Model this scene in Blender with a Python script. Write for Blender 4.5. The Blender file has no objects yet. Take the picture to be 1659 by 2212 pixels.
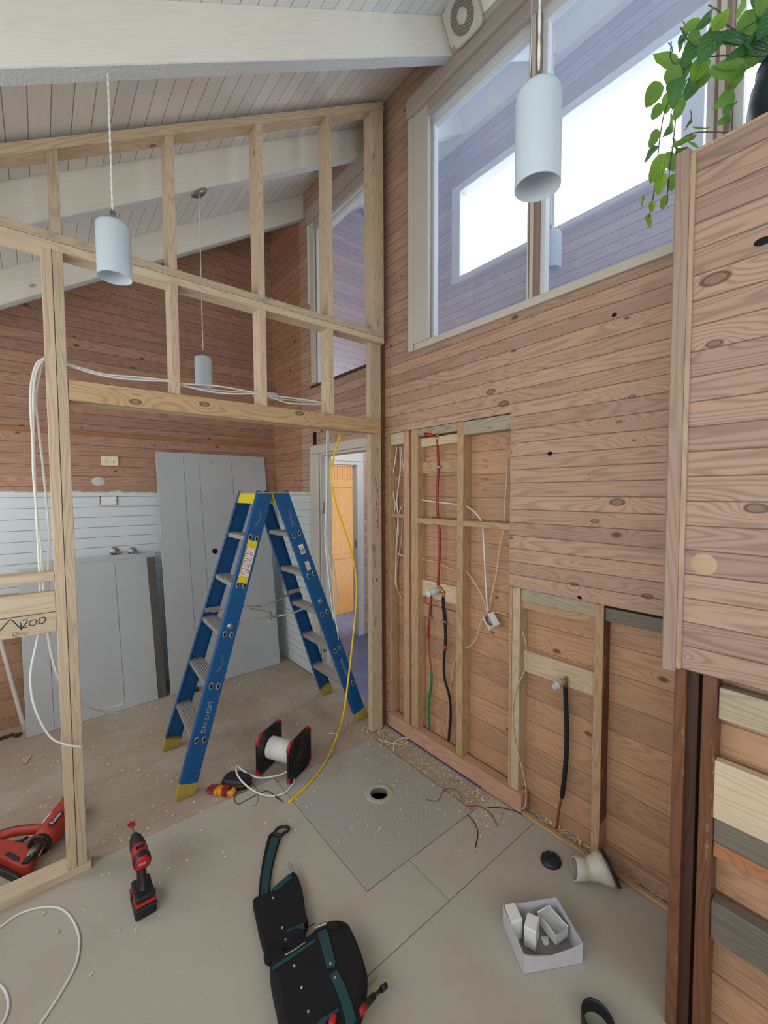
import bpy, bmesh, math, random
from mathutils import Vector, Matrix
random.seed(7)
sc = bpy.context.scene
COL = sc.collection
PI = math.pi

# ------------------------------------------------------------------ camera
CR = Vector((0.77348557, -0.6337961, -0.00475138))      # camera right
CU = Vector((0.03447084, 0.03458051, 0.99880726))       # camera up
CF = Vector((0.63287584, 0.77272679, -0.04859501))      # camera forward
CP = Vector((0, 0, 1.6))
FPX = 906.093
cam = bpy.data.cameras.new('camera')
cam.sensor_fit = 'HORIZONTAL'; cam.sensor_width = 36.0
cam.lens = FPX * 36.0 / 1659.0
cam.clip_start = 0.05; cam.clip_end = 100
co = bpy.data.objects.new('camera', cam); COL.objects.link(co)
co.matrix_world = Matrix(((CR.x, CU.x, -CF.x, 0), (CR.y, CU.y, -CF.y, 0), (CR.z, CU.z, -CF.z, 1.6), (0, 0, 0, 1)))
sc.camera = co

# ------------------------------------------------------------------ light
EXPOSURE = -0.92
SKY = 6.5
sc.view_settings.view_transform = 'Standard'
sc.view_settings.look = 'None'
sc.view_settings.gamma = 1.0
sc.view_settings.use_curve_mapping = False
sc.view_settings.exposure = EXPOSURE
w = bpy.data.worlds.new('sky'); sc.world = w; w.use_nodes = True
bg = w.node_tree.nodes['Background']
bg.inputs[0].default_value = (0.86, 0.94, 1.0, 1); bg.inputs[1].default_value = SKY

def area(name, loc, direction, sx, sy, power, color=(1, 1, 1), portal=False):
    l = bpy.data.lights.new(name, 'AREA'); l.shape = 'RECTANGLE'; l.size = sx; l.size_y = sy
    l.energy = power; l.color = color
    if portal: l.cycles.is_portal = True
    o = bpy.data.objects.new(name, l); COL.objects.link(o)
    o.location = loc; o.rotation_euler = Vector(direction).to_track_quat('-Z', 'Y').to_euler()
    return o
# portals: they emit nothing, they only guide sky light through the openings
area('sky_portal', (2.95, .43, 3.78), (-1, 0, 0), 4.1, .8, 1, portal=True)
area('sky_portal', (-1.16, .25, 1.55), (1, 0, 0), 3.3, 1.1, 1, portal=True)
area('sky_portal', (.15, -2.02, 1.7), (0, 1, 0), 2.0, 1.5, 1, portal=True)
# added fill lights at the unseen openings, standing in for daylight
area('fill_rear_opening', (.15, -1.92, 1.3), (0.1, 1, -.05), 2.0, 1.2, 4, (1.0, .97, .93))
area('fill_side_opening', (-1.06, .25, 1.6), (1, .1, .12), 3.2, 1.0, 12, (.97, .98, 1.0))
area('fill_far_side_opening', (-1.06, 3.05, 1.5), (1, -.05, 0), 1.1, 1.2, 9, (.97, .98, 1.0))
area('fill_hall_end', (2.35, -1.75, 2.6), (.05, 1, .25), .8, 2.2, 90, (.74, .87, 1.0))  # added to brighten the hallway; the wall behind it is closed

def lamp(name, loc, power, color, r):
    l = bpy.data.lights.new(name, 'POINT'); l.energy = power; l.color = color; l.shadow_soft_size = r
    o = bpy.data.objects.new(name, l); COL.objects.link(o); o.location = loc
lamp('hallway_fill', (2.3, 3.0, 2.28), 22, (.95, .97, 1.0), .12)  # added unseen fill for the dim hallway, no fitting here
lamp('far_room_lamp', (2.9, 4.2, 2.35), 8, (1.0, .86, .62), .12)

def at(x, y, ax, v):
    """photo pixel -> the world point on the plane ax = v"""
    d = CR * ((x - 829.5) / FPX) - CU * ((y - 1106) / FPX) + CF
    i = 'xyz'.index(ax)
    return CP + d * ((v - CP[i]) / d[i])

# ------------------------------------------------------------------ materials
def rgb(r, g, b):
    f = lambda c: ((c / 255) / 12.92) if c / 255 <= .04045 else (((c / 255) + .055) / 1.055) ** 2.4
    return (f(r), f(g), f(b), 1)

class NT:
    def __init__(s, name, rough=.6, metal=0.0):
        s.m = bpy.data.materials.new(name); s.m.use_nodes = True
        s.t = s.m.node_tree; s.n = s.t.nodes; s.b = s.n['Principled BSDF']
        s.b.inputs['Roughness'].default_value = rough; s.b.inputs['Metallic'].default_value = metal
    def new(s, ty, **k):
        n = s.n.new(ty)
        for a, b in k.items(): setattr(n, a, b)
        return n
    def put(s, v, sock):
        if hasattr(v, 'is_output') or isinstance(v, bpy.types.NodeSocket): s.t.links.new(v, sock)
        else: sock.default_value = v
    def math(s, op, a, b=0.0, c=0.0, clamp=False):
        n = s.new('ShaderNodeMath', operation=op); n.use_clamp = clamp
        s.put(a, n.inputs[0]); s.put(b, n.inputs[1])
        if op in ('MULTIPLY_ADD', 'WRAP', 'SMOOTH_MIN', 'COMPARE'): s.put(c, n.inputs[2])
        return n.outputs[0]
    def step(s, a, lo, hi):     # smoothstep lo..hi -> 0..1
        n = s.new('ShaderNodeMapRange', interpolation_type='SMOOTHSTEP')
        s.put(a, n.inputs[0]); s.put(lo, n.inputs[1]); s.put(hi, n.inputs[2])
        return n.outputs[0]
    def mix(s, f, a, b, blend='MIX'):
        n = s.new('ShaderNodeMix', data_type='RGBA', blend_type=blend)
        s.put(f, n.inputs[0]); s.put(a, n.inputs[6]); s.put(b, n.inputs[7])
        return n.outputs[2]
    def comb(s, x, y, z):
        n = s.new('ShaderNodeCombineXYZ'); s.put(x, n.inputs[0]); s.put(y, n.inputs[1]); s.put(z, n.inputs[2])
        return n.outputs[0]
    def sep(s, v):
        n = s.new('ShaderNodeSeparateXYZ'); s.t.links.new(v, n.inputs[0]); return n.outputs
    def noise(s, vec, scale=1.0, detail=2.0, rough=.5):
        n = s.new('ShaderNodeTexNoise'); s.t.links.new(vec, n.inputs['Vector'])
        n.inputs['Scale'].default_value = scale; n.inputs['Detail'].default_value = detail
        n.inputs['Roughness'].default_value = rough
        return n.outputs['Fac']
    def obj(s): return s.new('ShaderNodeTexCoord').outputs['Object']
    def bump(s, h, strength=.3, dist=.002):
        n = s.new('ShaderNodeBump'); n.inputs['Strength'].default_value = strength
        n.inputs['Distance'].default_value = dist
        s.t.links.new(h, n.inputs['Height']); s.t.links.new(n.outputs[0], s.b.inputs['Normal'])
    def color(s, c): s.put(c, s.b.inputs['Base Color'])

def plain(name, c, rough=.6, metal=0.0, spots=.12, scale=40, bump=.0, coat=0.0):
    k = NT(name, rough, metal)
    if spots:
        n = k.noise(k.obj(), scale, 4, .6)
        k.color(k.mix(n, tuple(x * (1 - spots) for x in c[:3]) + (1,), tuple(min(1, x * (1 + spots)) for x in c[:3]) + (1,)))
        if bump: k.bump(n, bump, .002)
    else: k.color(c)
    if coat: k.b.inputs['Coat Weight'].default_value = coat
    return k.m

def wood(name, c1, c2, along='x', across='z', pitch=None, off=0.0, gw=.05, groove=rgb(70, 52, 42), knots=.5,
         kcol=rgb(86, 60, 45), tone=.12, rough=.62, per_object=False, second=None, paint=None, kl=(), grain=.46, gscale=1.0, dirt=None):
    """timber with long grain, knots and, with pitch, tongue-and-groove boards"""
    k = NT(name, rough)
    s = k.sep(k.obj()); ax = {'x': s[0], 'y': s[1], 'z': s[2]}
    third = [a for a in 'xyz' if a not in (along, across)][0]
    u, v, t = ax[along], ax[across], ax[third]
    v0 = v; u0 = u
    if per_object:
        r = k.new('ShaderNodeObjectInfo').outputs['Random']
        u = k.math('MULTIPLY_ADD', r, 37.0, u); v = k.math('MULTIPLY_ADD', r, 11.0, v)
        rnd = r
    frac = None
    if pitch:
        q = k.math('DIVIDE', k.math('SUBTRACT', v0, off), pitch)
        idx = k.math('FLOOR', q); frac = k.math('SUBTRACT', q, idx)
        wn = k.new('ShaderNodeTexWhiteNoise', noise_dimensions='1D'); k.put(idx, wn.inputs['W'])
        rnd = wn.outputs[0]
        u = k.math('MULTIPLY_ADD', rnd, 29.0, u); v = k.math('MULTIPLY_ADD', rnd, 3.0, v)
    elif not per_object:
        rnd = .5
    # knots
    SU, SV = 2.3, 9.0
    vec = k.comb(k.math('MULTIPLY', u, SU), k.math('MULTIPLY', v, SV), k.math('MULTIPLY', t, SV))
    vo = k.new('ShaderNodeTexVoronoi'); k.t.links.new(vec, vo.inputs['Vector']); vo.inputs['Scale'].default_value = 1.0
    dv = k.new('ShaderNodeVectorMath', operation='SUBTRACT'); k.t.links.new(vec, dv.inputs[0]); k.t.links.new(vo.outputs['Position'], dv.inputs[1])
    d = k.sep(dv.outputs[0])
    du = k.math('DIVIDE', d[0], SU / .55); dw = k.math('DIVIDE', d[1], SV)
    dist = k.math('SQRT', k.math('ADD', k.math('MULTIPLY', du, du), k.math('MULTIPLY', dw, dw)))
    cr = k.sep(vo.outputs['Color'])
    rad = k.math('MULTIPLY', k.math('MULTIPLY', cr[0], cr[0]), .013)
    rad = k.math('MULTIPLY', rad, k.math('GREATER_THAN', cr[1], 1 - knots))
    kn = k.math('SUBTRACT', 1.0, k.step(dist, k.math('MULTIPLY', rad, .6), k.math('MULTIPLY_ADD', rad, 1.3, .0006)))
    kn = k.math('MULTIPLY', kn, k.math('GREATER_THAN', rad, .0015))
    infl = k.math('MULTIPLY', k.math('GREATER_THAN', rad, .003), k.math('POWER', 2.718, k.math('MULTIPLY', dist, -55.0)))
    for (ku, kv, kr) in kl:
        a_ = k.math('MULTIPLY', k.math('SUBTRACT', u0, ku), .5); b_ = k.math('SUBTRACT', v0, kv)
        dd = k.math('SQRT', k.math('ADD', k.math('MULTIPLY', a_, a_), k.math('MULTIPLY', b_, b_)))
        ring = k.math('MULTIPLY', k.step(dd, kr * .45, kr * .85), k.math('SUBTRACT', 1.0, k.step(dd, kr * .95, kr * 1.25)))
        core = k.math('MULTIPLY', k.math('SUBTRACT', 1.0, k.step(dd, kr * .7, kr)), .6)
        kn = k.math('MAXIMUM', kn, k.math('MAXIMUM', ring, core))
        infl = k.math('ADD', infl, k.math('POWER', 2.718, k.math('MULTIPLY', dd, -38.0)))
    # grain
    gv = k.comb(k.math('MULTIPLY', u, 1.1 * gscale), k.math('MULTIPLY', v, 12.0 * gscale), k.math('MULTIPLY', t, 12.0 * gscale))
    n = k.noise(gv, 1.0, 1.5, .45)
    f = k.math('ADD', k.math('MULTIPLY', n, 16.0), k.math('MULTIPLY', infl, 5.0))
    g = k.math('MULTIPLY_ADD', k.math('SINE', k.math('MULTIPLY', f, 6.283)), .5, .5)
    g = k.math('POWER', g, 2.6)
    fine = k.noise(k.comb(k.math('MULTIPLY', u, 7.0), k.math('MULTIPLY', v, 230.0), k.math('MULTIPLY', t, 230.0)), 1.0, 2, .5)
    big = k.noise(k.comb(k.math('MULTIPLY', u, 1.3), k.math('MULTIPLY', v, 4.0), t), 1.0, 2, .5)
    fac = k.math('ADD', k.math('MULTIPLY', g, grain * .75), k.math('MULTIPLY', fine, grain * .5), clamp=True)
    if second:
        (s1, s2), mask = second[0], second[1](k, ax)
        A = k.mix(mask, c1, s1); B = k.mix(mask, c2, s2)
    else: A, B = c1, c2
    col = k.mix(fac, A, B)
    br = k.math('ADD', k.math('MULTIPLY', k.math('SUBTRACT', rnd, .5), tone * 2), k.math('MULTIPLY_ADD', k.math('SUBTRACT', big, .5), tone * 1.6, 1.0))
    col = k.mix(1.0, col, k.comb(br, br, k.math('MULTIPLY_ADD', k.math('SUBTRACT', rnd, .5), -tone * .6, br)), 'MULTIPLY')
    col = k.mix(k.math('MULTIPLY', kn, .85), col, kcol)
    h = k.math('MULTIPLY', g, .15)
    if paint:
        pc, pm = paint[0], paint[1](k, ax)
        col = k.mix(pm, col, k.mix(k.math('MULTIPLY', fine, .12), pc, tuple(x * .75 for x in pc[:3]) + (1,)))
    if dirt:
        dn = k.noise(k.comb(k.math('MULTIPLY', u, 6.0), k.math('MULTIPLY', v0, 18.0), k.math('MULTIPLY', t, 18.0)), 1.0, 4, .7)
        col = k.mix(k.math('MULTIPLY', k.step(dn, .60, .72), .7), col, dirt)
    if frac is not None:
        e = k.math('MINIMUM', frac, k.math('SUBTRACT', 1.0, frac))
        gm = k.math('SUBTRACT', 1.0, k.step(e, gw * .25, gw))
        col = k.mix(k.math('MULTIPLY', gm, .72), col, groove)
        h = k.math('SUBTRACT', h, k.math('MULTIPLY', gm, 1.6))
    k.color(col); k.bump(h, .35, .0025)
    return k.m

M = {}
def kpos(l, ax, v): return [(p.y if ax == 'x' else p.x, p.z, r) for p, r in ((at(x, y, ax, v), r) for x, y, r in l)]
KL_B = kpos([(1545, 602, .016), (1543, 742, .009), (1634, 1098, .012)], 'x', 1.4)
KL_R = kpos([(1333, 1085, .014), (1088, 872, .014), (1060, 846, .013), (1285, 1126, .008), (1365, 857, .007), (1338, 911, .006), (1240, 1262, .009), (1398, 1288, .010)], 'x', 1.8)
PALE1, PALE2 = rgb(198, 162, 136), rgb(130, 96, 77)
BRN1, BRN2 = rgb(186, 138, 106), rgb(118, 78, 56)
def brown_zone(k, ax): return k.step(ax['y'], 3.325, 3.335)
def white_zone_right(k, ax):
    n = k.noise(k.obj(), 9, 3, .6)
    a = k.math('SUBTRACT', 1.0, k.step(k.math('ADD', ax['z'], k.math('MULTIPLY', n, .05)), 1.615, 1.63))
    b = k.step(k.math('ADD', ax['y'], k.math('MULTIPLY', n, .12)), 3.24, 3.26)
    return k.math('MULTIPLY', a, b)
def white_zone_back(k, ax):
    n = k.noise(k.obj(), 9, 3, .6)
    return k.math('SUBTRACT', 1.0, k.step(k.math('ADD', ax['z'], k.math('MULTIPLY', n, .05)), 1.62, 1.64))
WHITEP = rgb(214, 220, 220)
M['wall_right'] = wood('pale_lining', PALE1, PALE2, 'y', 'z', .0645, 1.123, knots=.42, gw=.045, kl=KL_R, second=((BRN1, BRN2), brown_zone), paint=(WHITEP, white_zone_right))
M['wall_back'] = wood('brown_lining', rgb(182, 140, 114), rgb(112, 78, 60), 'x', 'z', .0785, 1.178, knots=.5, gw=.04, paint=(WHITEP, white_zone_back))
M['wall_cavity'] = wood('cavity_lining', rgb(196, 152, 116), rgb(136, 94, 68), 'y', 'z', .125, .066, knots=.6, gw=.025, groove=rgb(120, 80, 60))
M['wall_hall'] = wood('hall_lining_y', rgb(206, 190, 184), rgb(160, 144, 140), 'y', 'z', .0645, 0, knots=.2)
M['wall_hall_x'] = wood('hall_lining_x', rgb(228, 196, 176), rgb(200, 162, 142), 'x', 'z', .0645, 0, knots=.3, gw=.04)
M['bulk'] = wood('cupboard_lining', rgb(182, 150, 128), rgb(114, 90, 74), 'y', 'z', .0682, 1.092, knots=.3, gw=.04, grain=.55, kl=KL_B)
M['ceiling'] = wood('ceiling_boards', rgb(240, 240, 236), rgb(222, 220, 212), 'y', 'x', .0665, .013, knots=.06, gw=.035, groove=rgb(70, 64, 58), tone=.05, kcol=rgb(150, 140, 125), grain=.25)
M['beam'] = wood('cream_beam_paint', rgb(238, 234, 220), rgb(220, 214, 198), 'x', 'z', knots=.05, tone=.05, grain=.3, kcol=rgb(170, 160, 135))
def rough_under():
    k = NT('brightened_beam_underside', .9)
    n = k.noise(k.obj(), 90, 4, .7)
    k.color(k.mix(n, rgb(214, 222, 224), rgb(250, 254, 255))); k.bump(n, .9, .01); return k.m  # whiter than the beam faces: light on the undersides put into the colour
M['under'] = rough_under()
M['timber'] = wood('framing_pine', rgb(214, 190, 158), rgb(158, 128, 98), 'x', 'y', knots=.3, per_object=True, tone=.1, kcol=rgb(112, 74, 48), gscale=1.3)
M['timber_weathered'] = wood('weathered_framing_pine', rgb(206, 184, 154), rgb(150, 126, 102), 'x', 'y', knots=.4, per_object=True, tone=.1, kcol=rgb(96, 70, 50), gscale=1.3, dirt=rgb(112, 106, 84))
M['timber_amber'] = wood('old_amber_pine', rgb(200, 164, 122), rgb(138, 98, 64), 'x', 'y', knots=.5, per_object=True, tone=.12, kcol=rgb(96, 58, 36), gscale=1.2)
M['timber_pink'] = wood('pinkish_old_pine', rgb(196, 154, 126), rgb(146, 104, 80), 'x', 'y', knots=.4, per_object=True, tone=.1, kcol=rgb(110, 70, 50))
M['timber_grey'] = wood('mouldy_grey_green_pine', rgb(178, 164, 138), rgb(120, 108, 88), 'x', 'y', knots=.3, per_object=True, dirt=rgb(84, 88, 74))
M['timber_slate'] = wood('slate_grey_timber', rgb(122, 114, 100), rgb(82, 77, 68), 'x', 'y', knots=.2, per_object=True, dirt=rgb(60, 60, 54))
M['timber_red'] = wood('red_brown_stained_timber', rgb(120, 76, 50), rgb(70, 42, 29), 'x', 'y', knots=.1, per_object=True, tone=.08, dirt=rgb(176, 140, 116), rough=.5)
M['timber_dark'] = wood('dark_stained_timber', rgb(80, 52, 40), rgb(50, 32, 26), 'x', 'y', knots=.1, per_object=True)
M['timber_new'] = wood('clean_pale_pine', rgb(214, 194, 164), rgb(170, 144, 114), 'x', 'y', knots=.15, per_object=True, tone=.05)
M['header'] = wood('knotty_header_pine', rgb(206, 172, 126), rgb(132, 98, 64), 'x', 'z', knots=0, tone=.12, kcol=rgb(84, 52, 36), kl=[(at(x, y, 'y', 2.12).x - .908, at(x, y, 'y', 2.12).z - 2.014, r) for x, y, r in ((293, 868, .011), (442, 873, .011), (647, 893, .012))])
M['trim_wood'] = wood('plain_timber_trim', rgb(180, 152, 128), rgb(132, 108, 90), 'x', 'y', knots=.12, per_object=True)
M['orange_wood'] = wood('orange_varnished_timber', rgb(172, 118, 80), rgb(128, 78, 50), 'x', 'y', knots=.3, per_object=True)
M['oak'] = wood('honey_varnished_oak', rgb(200, 142, 66), rgb(166, 106, 44), 'z', 'x', knots=0, tone=.05, rough=.35)
M['frame_paint'] = plain('cream_window_paint', rgb(206, 198, 184), .45, spots=.04)
M['frame_white'] = plain('white_window_frame', rgb(226, 228, 226), .4, spots=.03)
M['frame_taupe'] = plain('taupe_window_trim', rgb(176, 164, 152), .5, spots=.05)
M['sash_brown'] = plain('brown_window_mullion', rgb(140, 118, 102), .5, spots=.08)
M['white_plastic'] = plain('white_plastic', rgb(232, 232, 226), .35, spots=.03)
M['cream_plastic'] = plain('cream_plastic', rgb(236, 224, 180), .4, spots=.03)
M['black_plastic'] = plain('black_plastic', rgb(26, 26, 30), .45, spots=.1)
M['dark'] = plain('dark_void', rgb(14, 12, 12), .9, spots=0)
M['steel'] = plain('brushed_steel', rgb(170, 168, 164), .35, .9, spots=.12, scale=60)
M['alu'] = plain('worn_aluminium', rgb(176, 172, 164), .5, .55, spots=.2, scale=50)
M['brass'] = plain('brass', rgb(190, 150, 90), .35, .9)
M['copper'] = plain('copper_pipe', rgb(176, 110, 70), .4, .8, spots=.25)
M['blue'] = plain('blue_fibreglass', rgb(6, 84, 138), .42, spots=.16, scale=14)
M['blue_dk'] = plain('blue_paint_mark', rgb(30, 40, 110), .6)
M['yellow'] = plain('yellow_plastic', rgb(226, 204, 44), .5, spots=.12, scale=30)
M['yellow_old'] = plain('scuffed_yellow_foot', rgb(172, 150, 66), .7, spots=.35, scale=60)
M['yellow_cable'] = plain('yellow_cable_sheath', rgb(236, 196, 18), .45, spots=.05)
M['cable'] = plain('white_cable_sheath', rgb(226, 224, 216), .45, spots=.05)
M['cable_beige'] = plain('aged_beige_cable_sheath', rgb(208, 184, 150), .5, spots=.08)
M['cable_grey'] = plain('grey_cable_sheath', rgb(196, 196, 192), .4, spots=.06)
M['red'] = plain('red_plastic', rgb(176, 28, 34), .42, spots=.1)
M['red_pipe'] = plain('red_pipe_sleeve', rgb(150, 44, 40), .5, spots=.12)
M['gun_red'] = plain('scuffed_orange_red_casing', rgb(172, 54, 36), .5, spots=.35, scale=26)
M['green'] = plain('green_pipe_sleeve', rgb(24, 120, 78), .5, spots=.1)
M['orange'] = plain('orange_meter_casing', rgb(228, 140, 26), .45, spots=.1)
M['lagging'] = plain('black_foam_lagging', rgb(24, 24, 30), .85, spots=.2)
M['bag'] = plain('black_suede_leather', rgb(7, 8, 12), .85, spots=.35, scale=70, bump=.4)
M['teal'] = plain('dark_teal_leather_trim', rgb(24, 66, 72), .6, spots=.2, scale=50)
M['rivet'] = plain('brass_rivet', rgb(214, 206, 176), .3, .6, spots=0)
M['card'] = plain('lilac_grey_cardboard', rgb(198, 194, 200), .8, spots=.05)
M['card_in'] = plain('grey_cardboard_inside', rgb(150, 144, 136), .85, spots=.05)
M['hazy_plastic'] = plain('dusty_translucent_plastic', rgb(196, 198, 194), .4, spots=.15)
M['pvc'] = plain('grubby_white_pipe_plastic', rgb(206, 198, 182), .5, spots=.14, scale=18)
M['rubber'] = plain('black_rubber', rgb(30, 32, 38), .5, spots=.2, bump=.3)
M['ink'] = plain('dark_marker_ink', rgb(36, 30, 44), .7, spots=0)
M['pencil'] = plain('pencil_mark', rgb(140, 112, 82), .8, spots=0)
M['silver_mark'] = plain('faded_silver_print', rgb(150, 160, 166), .6, spots=.2)
M['label_white'] = plain('white_paper_label', rgb(226, 222, 216), .6, spots=.06)
M['label_pink'] = plain('pink_red_print', rgb(190, 70, 74), .6, spots=.3, scale=120)
M['tape'] = plain('pale_masking_tape', rgb(188, 164, 130), .8, spots=.05)
M['soil'] = plain('dark_subfloor_earth', rgb(60, 50, 40), .95, spots=.3)
M['chips'] = plain('sawdust_and_shavings', rgb(222, 202, 172), .9, spots=.25, scale=8)
M['grit'] = plain('grey_plaster_grit', rgb(196, 188, 176), .9, spots=.2, scale=8)
M['filler'] = plain('white_filler', rgb(206, 196, 190), .8, spots=.06)
M['pot'] = plain('dark_glazed_pot', rgb(38, 42, 56), .35, spots=.15)
M['stem'] = plain('vine_stem', rgb(86, 74, 66), .6)

def floor_board():
    k = NT('particleboard', .75); o = k.obj(); s = k.sep(o)
    a = k.noise(o, 160, 3, .7); b = k.noise(o, 1.6, 4, .6); c = k.noise(k.comb(k.math('MULTIPLY', s[0], 2.), k.math('MULTIPLY', s[1], 14.), 0.), 1, 3, .6)
    col = k.mix(a, rgb(150, 130, 110), rgb(196, 178, 156))
    col = k.mix(k.math('MULTIPLY', k.step(b, .42, .62), .55), col, rgb(190, 182, 170))
    col = k.mix(k.math('MULTIPLY', c, .35), col, rgb(130, 110, 96))
    j = k.math('ABSOLUTE', k.math('SUBTRACT', s[1], 2.76)); col = k.mix(k.math('MULTIPLY', k.math('LESS_THAN', j, .0015), .6), col, rgb(90, 78, 68))
    j = k.math('ABSOLUTE', k.math('SUBTRACT', s[0], .92)); col = k.mix(k.math('MULTIPLY', k.math('LESS_THAN', j, .0012), .5), col, rgb(100, 88, 78))
    k.color(col); k.bump(a, .2, .001); return k.m
M['floor'] = floor_board()
def cement():
    k = NT('dusty_cement_sheet', .8); o = k.obj()
    a = k.noise(o, 220, 3, .7); b = k.noise(o, 2.2, 4, .6); c = k.noise(o, 26, 4, .6)
    col = k.mix(a, rgb(162, 156, 142), rgb(190, 184, 170))
    col = k.mix(k.math('MULTIPLY', k.step(b, .42, .66), .45), col, rgb(172, 156, 136))
    col = k.mix(k.math('MULTIPLY', k.step(c, .70, .76), .7), col, rgb(70, 64, 58))
    k.color(col); k.bump(a, .15, .001); return k.m
M['cement'] = cement()
def mat_tex():
    k = NT('pimpled_grey_sheet', .5); s = k.sep(k.obj()); o = k.obj()
    w1 = k.math('SINE', k.math('MULTIPLY', s[0], 700.0)); w2 = k.math('SINE', k.math('MULTIPLY', s[1], 700.0))
    h = k.math('MULTIPLY', w1, w2); n = k.noise(o, 5, 4, .6)
    col = k.mix(k.math('MULTIPLY_ADD', h, .3, .5), rgb(150, 150, 142), rgb(186, 184, 174))
    col = k.mix(k.math('MULTIPLY', k.step(n, .45, .7), .4), col, rgb(182, 168, 146))
    k.color(col); k.bump(h, .5, .001); return k.m
M['mat'] = mat_tex()
def hall_floor():
    k = NT('blue_painted_floor', .45); o = k.obj()
    a = k.noise(o, 5, 5, .65); b = k.noise(o, 60, 3, .7)
    col = k.mix(a, rgb(84, 96, 140), rgb(140, 152, 190)); col = k.mix(k.math('MULTIPLY', k.step(b, .6, .75), .5), col, rgb(190, 192, 200))
    k.color(col); return k.m
M['hall_floor'] = hall_floor()
def plaster():
    k = NT('grey_plasterboard', .8); o = k.obj(); a = k.noise(o, 3, 4, .6); b = k.noise(o, 300, 2, .5)
    col = k.mix(a, rgb(180, 183, 184), rgb(198, 201, 202)); col = k.mix(k.math('MULTIPLY', b, .15), col, rgb(140, 140, 140))
    k.color(col); return k.m
M['sheet'] = plaster()
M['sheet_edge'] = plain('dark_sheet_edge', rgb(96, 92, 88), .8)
def glass(name, haze, tint=(.55, .68, 1.0, 1)):
    m = bpy.data.materials.new(name); m.use_nodes = True; t = m.node_tree; t.nodes.clear()
    o = t.nodes.new('ShaderNodeOutputMaterial'); tr = t.nodes.new('ShaderNodeBsdfTransparent'); gl = t.nodes.new('ShaderNodeBsdfGlossy')
    gl.inputs['Roughness'].default_value = .02
    mx = t.nodes.new('ShaderNodeMixShader'); mx.inputs[0].default_value = .06
    t.links.new(tr.outputs[0], mx.inputs[1]); t.links.new(gl.outputs[0], mx.inputs[2])
    last = mx.outputs[0]
    if haze:
        tl = t.nodes.new('ShaderNodeBsdfTranslucent'); tl.inputs[0].default_value = tint
        tc = t.nodes.new('ShaderNodeTexCoord'); mp = t.nodes.new('ShaderNodeMapping'); mp.inputs['Scale'].default_value = (1, 5, .8)
        no = t.nodes.new('ShaderNodeTexNoise'); no.inputs['Scale'].default_value = 2.2; no.inputs['Detail'].default_value = 6; no.inputs['Roughness'].default_value = .65
        t.links.new(tc.outputs['Object'], mp.inputs[0]); t.links.new(mp.outputs[0], no.inputs['Vector'])
        mr = t.nodes.new('ShaderNodeMapRange'); mr.inputs[1].default_value = .3; mr.inputs[2].default_value = .75
        mr.inputs[3].default_value = haze * .92; mr.inputs[4].default_value = haze * 1.12
        t.links.new(no.outputs['Fac'], mr.inputs[0])
        m2 = t.nodes.new('ShaderNodeMixShader'); t.links.new(mr.outputs[0], m2.inputs[0])
        t.links.new(last, m2.inputs[1]); t.links.new(tl.outputs[0], m2.inputs[2]); last = m2.outputs[0]
    t.links.new(last, o.inputs[0]); return m
M['glass'] = glass('dusty_sky_haze_glass', .15, (.42, .60, 1.0, 1))  # dust film; bluish sky haze is put into its tint
M['glass_clear'] = glass('window_glass', 0)
def milk():
    k = NT('frosted_white_glass', .35); k.color(rgb(230, 238, 240)); 
    k.b.inputs['Subsurface Weight'].default_value = .0
    tl = k.new('ShaderNodeBsdfTranslucent'); tl.inputs[0].default_value = rgb(206, 222, 236)
    mx = k.new('ShaderNodeMixShader'); mx.inputs[0].default_value = .4
    k.t.links.new(k.b.outputs[0], mx.inputs[1]); k.t.links.new(tl.outputs[0], mx.inputs[2])
    k.t.links.new(mx.outputs[0], k.n['Material Output'].inputs[0]); return k.m
M['milk'] = milk()
def leafm():
    k = NT('veined_backlit_leaf', .45)
    uv = k.new('ShaderNodeTexCoord').outputs['UV']; s = k.sep(uv)
    a = k.math('ABSOLUTE', k.math('SUBTRACT', s[1], .5))
    v = k.math('SINE', k.math('MULTIPLY', k.math('SUBTRACT', s[0], k.math('MULTIPLY', a, .7)), 44.0))
    vein = k.math('ADD', k.step(v, .55, 1.0), k.math('SUBTRACT', 1.0, k.step(a, .01, .04)), clamp=True)
    r = k.new('ShaderNodeAttribute', attribute_name='tone').outputs['Fac']
    base = k.mix(r, rgb(58, 122, 72), rgb(176, 222, 84))  # brighter leaves carry their backlight in this yellow-green
    col = k.mix(k.math('MULTIPLY', vein, .55), base, k.mix(r, rgb(140, 180, 150), rgb(86, 140, 56)))
    k.color(col)
    tl = k.new('ShaderNodeBsdfTranslucent'); k.t.links.new(col, tl.inputs[0])
    mx = k.new('ShaderNodeMixShader'); mx.inputs[0].default_value = .6
    k.t.links.new(k.b.outputs[0], mx.inputs[1]); k.t.links.new(tl.outputs[0], mx.inputs[2])
    k.t.links.new(mx.outputs[0], k.n['Material Output'].inputs[0]); return k.m
M['leaf'] = leafm()
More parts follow.
